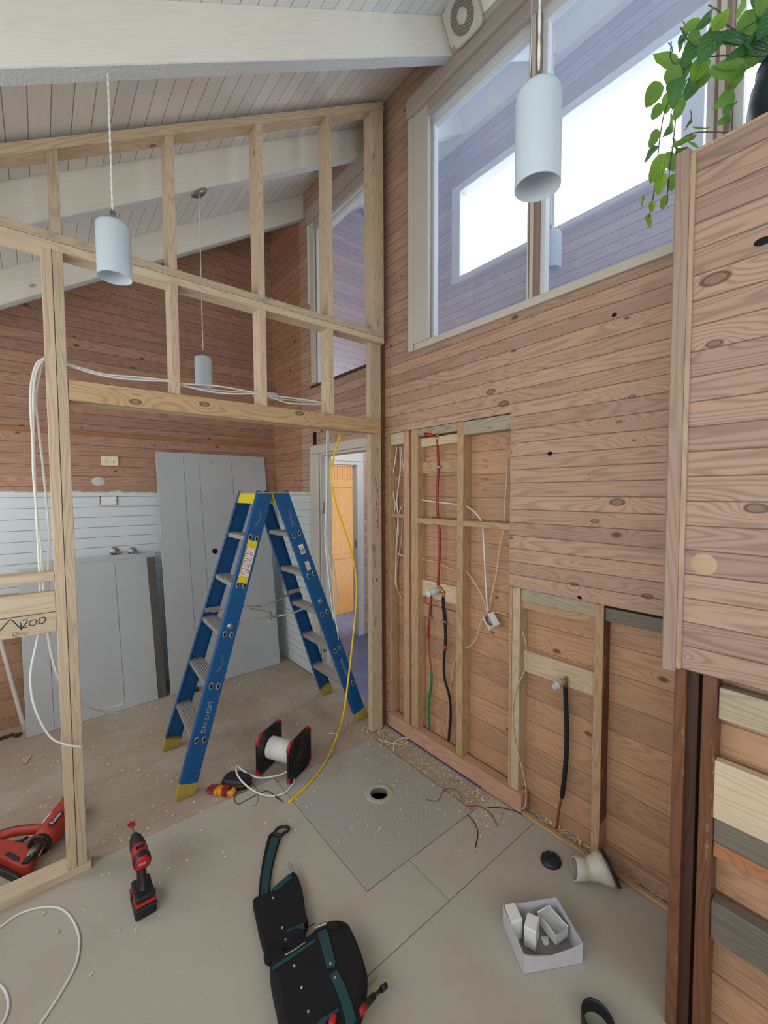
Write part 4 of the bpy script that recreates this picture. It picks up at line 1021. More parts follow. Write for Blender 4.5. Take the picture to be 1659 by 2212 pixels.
            for i in range(9):
                b = MB(); b.box(-.026, .004, -.012 + .0027 * i, -.012 + .0027 * i + (.0012 if i % 2 else .0018), .0006, .0009); b.build('barcode_line', 'ink', o, mw=lm(1.235))
            b = MB(); b.box(.012, .016, -.011, .011, .0006, .0009); b.build('label_text_line', 'ink', o, mw=lm(1.235))
            b = MB(); b.box(-.030, .030, -.014, .014, 0, .0006); o = b.build('small_label', 'label_white', e, mw=lm(1.125))
            for i in range(5):
                b = MB(); b.box(-.024, .024, -.010 + .0045 * i, -.010 + .0045 * i + .0018, .0006, .0009); b.build('label_text_line', 'label_pink', o, mw=lm(1.125))
            text('lettering', 'LIGHTING', 'silver_mark', lm(.40, .0048, 1), .030, e)
            strokes('scratched_scribble', [[lm(1.43) @ Vector((.03 * math.sin(i * 1.7) + .01 * i - .05, .012 * math.cos(i * 1.9), .0004)) for i in range(9)]], .0008, 'silver_mark', e)
ladder()

# ------------------------------------------------------------------ hanging lamps
def pendant(x, y, zb, zt, r, ztop, lab, rose=True, grp=None, rosem='steel', facey=None):
    e = empty('pendant_lamp', (x, y, ztop), lab, 'lamp', grp); upd()
    T = Matrix.Translation((x, y, 0)); h = zt - zb
    b = MB(); prof = [(r, zb), (r, zt - r * .42), (r * .97, zt - r * .2), (r * .86, zt - r * .05), (r * .66, zt), (r * .32, zt + r * .06), (r * .30, zt + r * .02), (r * .62, zt - r * .07), (r * .83, zt - r * .12), (r * .92, zt - r * .25), (r * .945, zt - r * .42), (r * .945, zb), (r, zb)]
    b.lathe(prof, T, 40); b.build('glass_shade', 'milk', e)
    b = MB(); b.lathe([(0, zt + r * .75), (r * .16, zt + r * .75), (r * .18, zt + r * .4), (r * .36, zt + r * .22), (r * .46, zt + .0), (r * .30, zt - r * .04), (0, zt - r * .04)], T, 24); b.build('lamp_holder', 'steel', e)
    b = MB(); b.lathe([(0, zt - r * .5), (r * .25, zt - r * .5), (r * .25, zt), (0, zt)], T, 20); b.build('bulb_socket', 'white_plastic', e)
    b = MB(); b.sphere((x, y, zt - r * 1.2), r * .42, seg=16); b.build('bulb', 'milk', e)
    b = MB(); zc_ = zt + r * .7; q = .0013 * r / .047
    for ph in (0, PI):
        n = 60; b.tube([(x + q * math.cos(ph + i * .9), y + q * math.sin(ph + i * .9), zc_ + (ztop - zc_) * i / n) for i in range(n + 1)], .0019 * r / .047, 6, smooth=1)
    b.build('cord', 'cable', e)
    if rose:
        b = MB(); b.lathe([(0, -.012), (.03, -.012), (.045, -.004), (.047, 0), (0, 0)], Matrix.Translation((x, y, ztop)) @ Matrix.Rotation(-math.atan(SL), 4, 'Y'), 28); b.build('ceiling_rose', rosem, e)
pendant(.205, 1.575, 2.272, 2.438, .0475, ceil_z(.205) - .197, 'white glass hanging lamp at the left in front of the stud partition', rose=False)
pendant(.80, .482, 2.213, 2.400, .0445, ceil_z(.80), 'nearest white glass hanging lamp, in front of the big window')
pendant(.716, 2.43, 2.182, 2.342, .044, ceil_z(.716) - .198, 'small white glass hanging lamp farthest back, behind the studs')
pendant(2.60, 1.468, 3.02, 3.25, .070, ceil_z(2.60) - .14, 'hallway hanging lamp seen dimly through the dusty window glass', rose=False)
b = MB(); R = Matrix.Translation((2.62, 1.535, 4.47)) @ Matrix.Rotation(PI / 2, 4, 'X')
b.lathe([(0, .022), (.05, .02), (.066, .0), (.066, -.01), (0, -.01)], R, 28); o = b.build('lamp_mounting_disc', 'hazy_plastic'); tag(o, 'round lamp mounting disc on the cream beam beyond the big window', 'lamp mount')
cable('pull_cord', [at(1149, -60, 'x', .86), at(1148, 80, 'x', .86), at(1143, 205, 'x', .86)], .0007, 'cable', 'thin white pull cord hanging beside the nearest lamp', 'cord')

# ------------------------------------------------------------------ cables in the partition
def yl(pts, y): return [at(px, py, 'y', yy) for (px, py), yy in zip(pts, y if isinstance(y, (list, tuple)) else [y] * len(pts))]
WH = 'white cables threaded through the partition'
cable('white_cable', yl([(94, 773), (110, 776), (146, 786), (185, 798), (230, 809), (300, 815), (365, 822), (395, 829), (470, 834), (555, 849), (582, 854), (640, 861), (707, 871)], 2.165), .0042, 'cable', 'topmost white cable of the bundle above the header', group=WH)
cable('white_cable', yl([(94, 776), (110, 779), (146, 789), (195, 805), (250, 816), (320, 822), (366, 824), (398, 834), (460, 847), (510, 851), (556, 851), (584, 858), (620, 870), (660, 873), (707, 873)], 2.155), .0042, 'cable', 'lowest white cable of the bundle above the header', group=WH)
cable('white_cable', yl([(94, 775), (110, 778), (146, 787), (210, 807), (290, 818), (366, 824), (420, 838), (490, 845), (556, 850), (600, 861), (650, 866), (707, 872)], 2.175), .0042, 'cable_grey', 'middle grey-white cable of the bundle above the header', group=WH)
cable('white_cable', yl([(97, 773), (80, 785), (70, 815), (66, 850), (67, 900), (71, 960), (72, 1020), (77, 1080), (81, 1150), (84, 1200), (86, 1260), (88, 1330), (82, 1374), (68, 1440), (66, 1480), (77, 1534), (108, 1591), (145, 1609), (177, 1613)], [2.150] * 9 + [2.165, 2.18, 2.18, 2.175, 2.15, 2.13, 2.10, 2.08, 2.065, 2.06]), .0042, 'cable', 'white cable hanging left of the double stud and curling across its front', group=WH)
cable('white_cable', yl([(98, 775), (84, 790), (75, 820), (72, 860), (72, 930), (74, 1000), (76, 1060), (80, 1120), (88, 1180), (92, 1240), (98, 1320), (106, 1390), (118, 1440), (133, 1475), (158, 1503), (180, 1519), (205, 1528), (240, 1528), (266, 1520)], [2.18] * 11 + [2.2, 2.22, 2.235, 2.24, 2.26, 2.28, 2.32, 2.34]), .0042, 'cable', 'white cable passing behind the double stud, upper of two loose ends', group=WH)
cable('white_cable', yl([(98, 777), (88, 800), (78, 860), (84, 930), (92, 1000), (100, 1080), (106, 1150), (104, 1240), (104, 1370), (112, 1420), (130, 1480), (158, 1510), (182, 1521), (210, 1534), (240, 1540), (259, 1540)], [2.19] * 8 + [2.2, 2.22, 2.25, 2.26, 2.27, 2.30, 2.32, 2.33]), .0042, 'cable_grey', 'white cable passing behind the double stud, lower of two loose ends', group=WH)
DC = 'white cables hanging in the doorway beside the yellow one'
cable('white_cable', yl([(709, 915), (707, 960), (706, 1040), (706, 1110), (704, 1160), (712, 1210), (719, 1270), (724, 1330), (730, 1370)], 2.235), .0038, 'cable', 'longest white cable hanging under the header right of the ladder', group=DC)
cable('white_cable', yl([(712, 915), (710, 960), (708, 1040), (707, 1110), (706, 1150), (713, 1180), (722, 1230), (728, 1290), (731, 1382)], 2.245), .0038, 'cable_grey', 'greyish hanging cable with a twist tie, right of the ladder', group=DC)
cable('white_cable', yl([(706, 915), (706, 960), (706, 1040), (704, 1110), (702, 1160), (708, 1230), (716, 1300), (721, 1340)], 2.225), .0038, 'cable', 'shortest white cable hanging closest to the door jamb', group=DC)
cable('yellow_cable', yl([(736, 935), (724, 975), (716, 1015), (717, 1050), (726, 1090), (741, 1135), (756, 1180), (766, 1225), (770, 1265), (768, 1320), (760, 1400), (752, 1470), (742, 1540)], [2.20, 2.20, 2.2, 2.2, 2.2, 2.195, 2.19, 2.18, 2.17, 2.15, 2.12, 2.10, 2.07]) + [at(727, 1592, 'z', .04), at(703, 1645, 'z', .012), at(668, 1692, 'z', .006), at(624, 1733, 'z', .005)], .0058, 'yellow_cable', 'yellow cable hanging from the header down to the floor', 'cable')

# ------------------------------------------------------------------ plumbing and wires in the right wall
def xl(pts, x): return [at(px, py, 'x', x) for px, py in pts]
def Z5(x, y): return (820 + x * 420 / 1548, 1200 + y * 600 / 2212)
def ZC(x, y): return (820 + x * 300 / 1327, 900 + y * 500 / 2212)
def pts5(l, x): return xl([Z5(*p) for p in l], x)
def ptsc(l, x): return xl([ZC(*p) for p in l], x)
e = empty('hot_water_pipe', at(945, 1270, 'x', 1.83), 'red-sleeved water pipe with plug at top and green sleeve at the bottom', 'pipe'); upd()
b = MB(); b.tube(ptsc([(553, 215), (556, 330), (562, 470), (555, 640), (552, 800), (558, 960), (566, 1030), (575, 1150), (572, 1320), (566, 1450), (558, 1600)], 1.832), .0078, 12); b.build('red_sleeve', 'red_pipe', e)
p0 = at(*ZC(558, 180), 'x', 1.832); p1 = at(*ZC(430, 170), 'x', 1.775)
b = MB(); b.cyl(p0, p0.lerp(p1, .2), .008); b.cyl(at(*ZC(556, 235), 'x', 1.832), p0, .007); b.sphere(p0, .010); b.build('elbow', 'brass', e)
b = MB(); b.cyl(p0.lerp(p1, .15), p1, .0105); b.cyl(p0.lerp(p1, .5), p0.lerp(p1, .56), .0125); b.cyl(p0.lerp(p1, .9), p1 + (p1 - p0) * .04, .0125); b.build('threaded_plug', 'red', e)
b = MB(); b.tube(pts5([(412, 325), (406, 400), (395, 520), (388, 600), (390, 665)], 1.832), .0078, 12); b.build('lower_red_sleeve', 'red_pipe', e)
b = MB(); b.tube(pts5([(390, 660), (395, 760), (405, 860), (411, 920)], 1.836), .0058, 10); b.build('bare_pipe', 'copper', e)
b = MB(); b.tube(pts5([(411, 915), (414, 1000), (404, 1080), (392, 1180), (391, 1290), (400, 1385)], 1.838), .0078, 12); b.build('green_sleeve', 'green', e)
for q in (ZC(566, 480), Z5(400, 490)):
    p = at(*q, 'x', 1.826); b = MB(); b.box(-.006, .006, -.013, .013, -.006, .006, Matrix.Translation(p)); b.build('pipe_clip', 'steel', e, .002)
e = empty('mixer_valve', at(945, 1278, 'x', 1.82), 'brass wall mixer valve with grey round plastic cover', 'valve'); upd()
p0 = at(*Z5(470, 275), 'x', 1.825); p1 = at(*Z5(395, 300), 'x', 1.765)
b = MB(); b.cyl(p0 + (p0 - p1) * .1, p1, .0195, .0185, 24); b.build('grey_sleeve', 'rubber', e) if False else b.build('plastic_cover', 'hazy_plastic', e)
b = MB(); b.cyl(p1, p1 + (p1 - p0).normalized() * .010, .0215, seg=24); b.cyl(p1, p1 + (p1 - p0).normalized() * .016, .008, seg=16); b.build('cover_cap', 'frame_white', e)
b = MB(); q = at(*Z5(485, 272), 'x', 1.83); b.sphere(q, .017); b.cyl(q, at(*Z5(465, 230), 'x', 1.832), .0085); b.cyl(q, at(*Z5(512, 295), 'x', 1.832), .009); b.cyl(at(*Z5(512, 290), 'x', 1.832), at(*Z5(506, 340), 'x', 1.832), .009); b.build('valve_body', 'brass', e)
e = empty('lagged_pipe', at(962, 1350, 'x', 1.83), 'black lagged pipe running down from the mixer valve', 'pipe'); upd()
b = MB(); b.tube(pts5([(506, 335), (508, 400), (518, 500), (526, 620), (524, 715)], 1.832), .0098, 12); b.build('lagging', 'lagging', e)
b = MB(); b.tube(pts5([(524, 712), (515, 800), (511, 900), (522, 1000), (548, 1090), (563, 1180), (565, 1300), (556, 1400), (550, 1478)], 1.838), .0075, 10); b.build('lower_pipe', 'lagging', e)
b = MB(); b.tube(pts5([(524, 705), (521, 755)], 1.838), .009, 10, smooth=0); b.build('copper_joint', 'copper', e)
p = at(*Z5(518, 528), 'x', 1.824); b = MB(); b.box(-.006, .006, -.016, .016, -.006, .006, Matrix.Translation(p)); b.build('pipe_clip', 'steel', e, .002)
e = empty('tap_fitting', at(1213, 1480, 'x', 1.82), 'single grey threaded tap fitting with long black lagged pipe', 'tap'); upd()
p0 = at(*Z5(1485, 985), 'x', 1.83); p1 = at(*Z5(1390, 1045), 'x', 1.745)
b = MB(); b.cyl(p0, p0.lerp(p1, .25), .0085); b.cyl(p0 + Vector((0, 0, .012)), at(*Z5(1482, 1045), 'x', 1.83), .0085); b.build('elbow', 'brass', e)
b = MB(); b.cyl(p0.lerp(p1, .22), p1, .0125, seg=24); b.cyl(p0.lerp(p1, .72), p0.lerp(p1, .80), .016, seg=24); b.cyl(p1, p1 + (p1 - p0) * .05, .008); b.build('threaded_spigot', 'hazy_plastic', e)
b = MB(); b.tube(pts5([(1480, 1040), (1484, 1200), (1490, 1400), (1486, 1600), (1470, 1780), (1452, 1925)], 1.832), .0105, 12); b.build('lagging', 'lagging', e)
b = MB(); b.tube(pts5([(1453, 1920), (1442, 1960), (1425, 2050), (1412, 2170)], 1.834), .0055, 10); b.build('bare_pipe', 'copper', e)
# wires
G = 'loose cables in the opened wall'
def wc(lab, pts, r=.0036, mat='cable_beige'): return cable('wall_cable', pts, r, mat, lab, group=G)
wc('white cable threaded through the studs above mid height', ptsc([(385, 795), (450, 803), (560, 818), (740, 838), (815, 850)], 1.838) + ptsc([(900, 905), (965, 985), (985, 1060), (1000, 1300), (1015, 1600), (1032, 1870)], 1.825), .0042, 'cable')
wc('beige cable crossing the bay behind the red pipe lower down', ptsc([(385, 1355), (450, 1372), (550, 1390), (620, 1425), (690, 1455), (745, 1462)], 1.842))
wc('beige cable coming from the middle stud into the socket box from the left', ptsc([(825, 1475), (890, 1560), (950, 1660), (1000, 1770), (1025, 1875)], 1.832), .004)
wc('long beige cable from the upper nog into the socket box from the right', ptsc([(1222, 400), (1215, 600), (1200, 800), (1190, 1000), (1185, 1090), (1150, 1250), (1115, 1500), (1075, 1700), (1045, 1870)], 1.840), .004)
wc('beige cable leaving the socket box down to the middle stud', ptsc([(1000, 1900), (960, 1990), (930, 2100), (880, 2180), (820, 2212)], 1.835), .004)
wc('short beige cable leaving the socket box to the right', ptsc([(1085, 1875), (1140, 1872), (1225, 1895)], 1.850), .0035)
wc('beige cable low behind the lower black pipe', pts5([(618, 795), (595, 860), (575, 980), (558, 1100), (548, 1250), (535, 1470)], 1.855), .0035)
wc('thin cable running down the pair of studs to the floor', pts5([(1135, 600), (1160, 680), (1170, 800), (1150, 920), (1100, 1040), (1065, 1180), (1060, 1350), (1090, 1530), (1135, 1700), (1165, 1860), (1160, 1980), (1138, 2020)], 1.796), .003)
for i, (l, lab) in enumerate((([(165, 285), (150, 420), (122, 600), (135, 760), (150, 840), (135, 930)], 'left white cable in the narrow bay'), ([(195, 285), (200, 480), (185, 620), (165, 800), (175, 1000), (160, 1200), (155, 1400), (150, 1560), (155, 1620)], 'second white cable in the narrow bay, reaching furthest down'),
      ([(210, 285), (215, 400), (232, 500)], 'short white cable in the narrow bay going behind the stud'), ([(222, 840), (185, 930), (180, 1100), (165, 1250), (155, 1480), (125, 1600), (150, 1730)], 'white cable in the narrow bay ending in a curl'),
      ([(215, 840), (218, 1000), (205, 1200), (170, 1400), (160, 1560), (178, 1670), (220, 1750)], 'cable with bare copper end in the narrow bay'), ([(180, 560), (155, 650), (150, 800), (130, 920)], 'bent white cable in the upper half of the narrow bay'))):
    wc(lab, ptsc(l, 1.825 + .006 * i), .0036, 'cable' if i < 4 else 'cable_beige')
wc('short white cable poking across the narrow bay low down', ptsc([(135, 1290), (180, 1312), (238, 1335)], 1.85), .0036, 'cable')
# socket box
e = empty('socket_box', at(1060, 1345, 'x', 1.80), 'loose white square socket box hanging on its cables', 'socket box'); upd()
fr = [Z5(822, 485), Z5(885, 452), Z5(905, 572), Z5(850, 612)]
P = [at(*q, 'x', 1.79) for q in fr]; c_ = sum(P, Vector()) / 4
u = (P[1] + P[2] - P[0] - P[3]).normalized(); v = (P[0] + P[1] - P[2] - P[3]); v = (v - u * v.dot(u)).normalized()
u = (u + Vector((-.35, 0, 0))).normalized(); v = (v - u * v.dot(u)).normalized(); n = u.cross(v)
if n.x > 0: n = -n
R = Matrix((u, v, n)).transposed().to_4x4(); R.translation = c_
b = MB(); b.box(-.033, .033, -.036, -.034, -.035, 0); b.box(-.033, .033, .034, .036, -.035, 0); b.box(-.033, -.031, -.036, .036, -.035, 0); b.box(.031, .033, -.036, .036, -.035, 0); b.box(-.033, .033, -.036, .036, -.037, -.035)
b.build('box_shell', 'white_plastic', e, .001, mw=R)
b = MB(); b.box(-.029, .029, -.032, .032, -.030, -.022); b.build('terminal_plate', 'hazy_plastic', e, .002, mw=R)
for i in range(5):
    b = MB(); b.tube([(-.02 + .009 * i, .03, -.01), (-.015 + .007 * i, .01 * math.sin(i), 0), (-.01 + .006 * i, -.02, -.01)], .0018, 6); b.build('wire_tail', ['ink', 'red', 'ink', 'green', 'steel'][i], e, mw=R)

# ------------------------------------------------------------------ cable spool
def spool():
    u = Vector((.870, .492, 0)); n = Vector((.492, -.870, 0)); zf = -.006
    a = Vector((.989, 2.278, zf)); c2 = Vector((1.090, 2.100, zf))
    e = empty('cable_spool', (a + c2) / 2, 'black square-flanged cable spool with red corners and white cable', 'cable spool'); upd()
    s_ = .117; cut = .026
    for base, out in ((a, -1), (c2, 1)):
        C_ = base + Vector((0, 0, s_)); R = Matrix((u, Vector((0, 0, 1)), n * 1.0)).transposed().to_4x4(); R.translation = C_
        k = [(s_ - cut, s_), (-s_ + cut, s_), (-s_, s_ - cut), (-s_, -s_ + cut), (-s_ + cut, -s_), (s_ - cut, -s_), (s_, -s_ + cut), (s_, s_ - cut)]
        b = MB(); b.prism([(x, y, -.006) for x, y in k], (0, 0, .012)); fl = b.build('flange', 'black_plastic', e, .002, mw=R)
        for rr, w_ in ((.106, .004), (.080, .004), (.050, .004)):
            b = MB(); z0_ = out * .006; b.lathe([(rr - w_, z0_), (rr - w_, z0_ + out * .005), (rr, z0_ + out * .005), (rr, z0_)], Matrix.Identity(4), 40, smooth=False); b.build('moulded_ring', 'black_plastic', fl, mw=R)
        for i in range(8):
            b = MB(); b.box(.05, .106, -.003, .003, min(0, out * .009), max(0, out * .009), Matrix.Rotation(i * PI / 4, 4, 'Z')); b.build('moulded_rib', 'black_plastic', fl, mw=R)
        for sx, sy in ((1, 1), (-1, 1), (-1, -1), (1, -1)):
            q = [(sx * (s_ - cut), sy * (s_ + .001)), (sx * (s_ - cut - .022), sy * (s_ + .001)), (sx * (s_ - cut - .022), sy * (s_ - .010)), (sx * (s_ - cut - .004), sy * (s_ - .010)), (sx * (s_ - .010), sy * (s_ - cut - .004)), (sx * (s_ - .010), sy * (s_ - cut - .022)), (sx * (s_ + .001), sy * (s_ - cut - .022)), (sx * (s_ + .001), sy * (s_ - cut))]
            b = MB(); b.prism([(x, y, -.008) for x, y in q], (0, 0, .016)); b.build('corner_cap', 'red', e, .001, mw=R)
    d = (c2 - a); L = d.length; R = Matrix((u, Vector((0, 0, 1)), d.normalized())).transposed().to_4x4()
    R.translation = a + Vector((0, 0, s_))
    b = MB(); prof = []
    turns = 19
    for i in range(turns):
        z = .008 + (L - .016) * i / turns; w_ = (L - .016) / turns
        for j in range(4): prof.append((.056 + .0045 * math.sin(PI * (j + .5) / 4), z + w_ * (j + .5) / 4))
    prof = [(.03, prof[0][1])] + prof + [(.03, prof[-1][1])]
    b.lathe(prof, R, 40); b.build('wound_cable', 'cable', e)
    b = MB(); b.lathe([(.028, -.006), (.028, L + .006)], R, 24); b.build('core_tube', 'dark', e)
    tail = [a + d * .9 + Vector((0, 0, .06)), at(617, 1668, 'z', .02), at(600, 1675, 'z', .012), at(560, 1680, 'z', .02), at(530, 1668, 'z', .05), at(512, 1655, 'z', .075), at(512, 1672, 'z', .07), at(530, 1695, 'z', .05), at(560, 1714, 'z', .02), at(592, 1719, 'z', .006), at(615, 1712, 'z', .006), at(632, 1695, 'z', .006), at(636, 1682, 'z', .01)]
    b = MB(); b.tube(tail, .0045, 8); b.build('loose_cable_end', 'cable', e)
spool()

# ------------------------------------------------------------------ meter and its case
def blob(b, c, sx, sy, sz, rot=0, p=3.0, seg=28, zc=0):
    """flat-bottomed rounded block (superellipse), resting at c.z"""
    rings = []
    for t, s_ in ((0, .90), (.12, 1), (.55, 1), (.8, .93), (.93, .8), (1, .55)):
        rings.append([Vector(c) + Matrix.Rotation(rot, 3, 'Z') @ Vector((math.copysign(abs(math.cos(a)) ** (2 / p), math.cos(a)) * sx * s_, math.copysign(abs(math.sin(a)) ** (2 / p), math.sin(a)) * sy * s_, t * sz)) for a in [2 * PI * i / seg for i in range(seg)]])
    b.loft(rings)
c0 = at(512, 1685, 'z', .02); c0.z = -.006
e = empty('meter_case', c0, 'rounded black zip case beside the cable spool', 'case'); upd()
b = MB(); blob(b, c0, .078, .052, .055, -.75, 2.8); b.build('shell', 'rubber', e)
b = MB(); b.tube([c0 + Matrix.Rotation(-.75, 3, 'Z') @ Vector((.0795 * math.copysign(abs(math.cos(a)) ** .72, math.cos(a)), .0535 * math.copysign(abs(math.sin(a)) ** .72, math.sin(a)), .026)) for a in [2 * PI * i / 28 for i in range(28)]], .0022, 6, smooth=2, closed=True); b.build('zip', 'red_pipe', e)
c1 = at(483, 1712, 'z', .0); c1.z = -.006
e = empty('clamp_meter', c1, 'orange and red clamp meter with red leads wrapped round it', 'clamp meter'); upd()
R = Matrix.Translation(c1) @ Matrix.Rotation(2.25, 4, 'Z')
b = MB(); blob(b, (-.015, 0, 0), .055, .026, .034, 0, 3.2); b.build('body', 'orange', e, mw=R)
b = MB(); blob(b, (-.020, 0, .030), .026, .018, .008, 0, 4); b.build('keypad', 'black_plastic', e, mw=R)
b = MB(); b.tube([(.062 + .026 * math.cos(a), .026 * math.sin(a), .016) for a in [2 * PI * i / 18 for i in range(18)]], .0085, 10, closed=True, smooth=2); b.build('jaw', 'red_pipe', e, mw=R)
b = MB(); blob(b, (.035, .0, .0), .012, .03, .028, 0, 3); b.build('jaw_guard', 'orange', e, mw=R)
b = MB()
for i in range(5): b.tube([(-.035 + .007 * i + .003 * math.sin(a), .031 * math.cos(a), .019 + .022 * math.sin(a)) for a in [2 * PI * j / 14 for j in range(14)]], .0026, 6, closed=True, smooth=2)
b.build('test_lead_coil', 'red_pipe', e, mw=R)
lead = [at(506, 1716, 'z', .01), at(507, 1730, 'z', 0), at(516, 1737, 'z', 0), at(536, 1727, 'z', 0), at(556, 1717, 'z', 0), at(575, 1709, 'z', 0), at(590, 1716, 'z', 0), at(605, 1728, 'z', 0)]
b = MB(); b.tube(lead, .0024, 6); b.build('black_test_lead', 'black_plastic', e)
b = MB(); b.cyl(at(595, 1720, 'z', .004), at(612, 1733, 'z', .002), .0045, .0015, 10); b.build('probe', 'black_plastic', e)
b = MB(); b.tube([at(506, 1712, 'z', .015), at(522, 1712, 'z', 0), at(540, 1704, 'z', 0), at(545, 1690, 'z', 0), at(553, 1702, 'z', 0), at(558, 1716, 'z', 0), at(555, 1735, 'z', 0), at(545, 1742, 'z', 0)], .0016, 6); b.build('red_test_lead', 'red_pipe', e)

# ------------------------------------------------------------------ cordless drill standing on its battery
def drill():
    back = at(318, 1858, 'z', .185); nose = at(300, 1794, 'z', .195); ax = (nose - back); ax.z = 0; L = ax.length; ax.normalize()
    base = at(310, 1955, 'z', .0); base.z = 0
    mid = back + ax * .07
    yaw = math.atan2(ax.y, ax.x)
    e = empty('cordless_drill', base, 'red and black cordless drill standing upright on its battery', 'drill', rot=Matrix.Rotation(yaw, 3, 'Z')); upd()
    T = Matrix.Translation((base.x, base.y, 0)) @ Matrix.Rotation(yaw, 4, 'Z')
    inv = T.inverted(); bk = inv @ back; bx = bk.x; by = 0; bz = .180
    b = MB(); b.box(-.062, .062, -.037, .037, .0, .042); b.build('battery', 'black_plastic', e, .008, 3, mw=T)
    b = MB(); b.box(-.058, .058, -.035, .035, .043, .056); b.build('battery_rail', 'red', e, .006, 3, mw=T)
    b = MB(); b.box(-.052, .056, -.033, .033, .057, .076); b.build('handle_base', 'black_plastic', e, .008, 3, mw=T)
    hx = bx + .055
    b = MB(); b.loft([[Vector((x0 + .020 * s_ * math.cos(a), .0165 * s_ * math.sin(a), z)) for a in [2 * PI * i / 20 for i in range(20)]] for x0, z, s_ in ((.0, .060, 1.9), (.004, .078, 1.25), (.3 * hx, .10, 1.05), (.6 * hx, .13, 1), (hx, .160, 1.1))])
    b.build('handle', 'black_plastic', e, mw=T)
    X = Matrix(((0, 0, 1, 0), (0, 1, 0, 0), (-1, 0, 0, bz), (0, 0, 0, 1)))     # lathe axis along +x
    Lb = .115
    b = MB(); b.lathe([(0, bx - .002), (.022, bx - .002), (.028, bx + .004), (.029, bx + .03), (.030, bx + .075), (.028, bx + .085)], X, 32, cap1=True); b.build('motor_housing', 'red', e, mw=T)
    b = MB(); b.lathe([(.0295, bx + .004), (.0315, bx + .012), (.0315, bx + .03), (.0305, bx + .034)], X, 32); b.build('rear_band', 'black_plastic', e, mw=T)
    b = MB(); b.lathe([(.0285, bx + .084), (.029, bx + .10), (.026, bx + .125), (.024, bx + .135), (.022, bx + .15), (.014, bx + .172), (0, bx + .174)], X, 32); b.build('chuck', 'rubber', e, mw=T)
    b = MB(); b.cyl((bx + .17, 0, bz), (bx + .235, 0, bz), .0033); b.build('spade_bit_shaft', 'steel', e, mw=T)
    b = MB(); b.prism([(bx + .228, -.005, bz - .0015), (bx + .238, -.014, bz - .0015), (bx + .262, -.014, bz - .0015), (bx + .258, -.005, bz - .0015), (bx + .272, 0, bz - .0015), (bx + .258, .005, bz - .0015), (bx + .262, .014, bz - .0015), (bx + .238, .014, bz - .0015), (bx + .228, .005, bz - .0015)], (0, 0, .003)); b.build('spade_bit', 'red', e, mw=T)
    b = MB(); b.box(bx + .05, bx + .062, -.014, .014, bz + .028, bz + .0325); b.build('gear_switch', 'dark', e, .001, mw=T)
    b = MB(); b.box(.01, .045, .037, .043, .03, .055); b.build('belt_clip', 'steel', e, .001, mw=T)
    b = MB(); b.box(-.03, .0, -.043, -.037, .012, .05); b.build('belt_clip', 'steel', e, .001, mw=T)
    tm = T @ Matrix.Translation((bx - .0028, 0, bz + .001)) @ Matrix(((0, 0, -1, 0), (-1, 0, 0, 0), (0, 1, 0, 0), (0, 0, 0, 1)))
    text('lettering', 'FUEL', 'label_white', tm, .013, e)
drill()

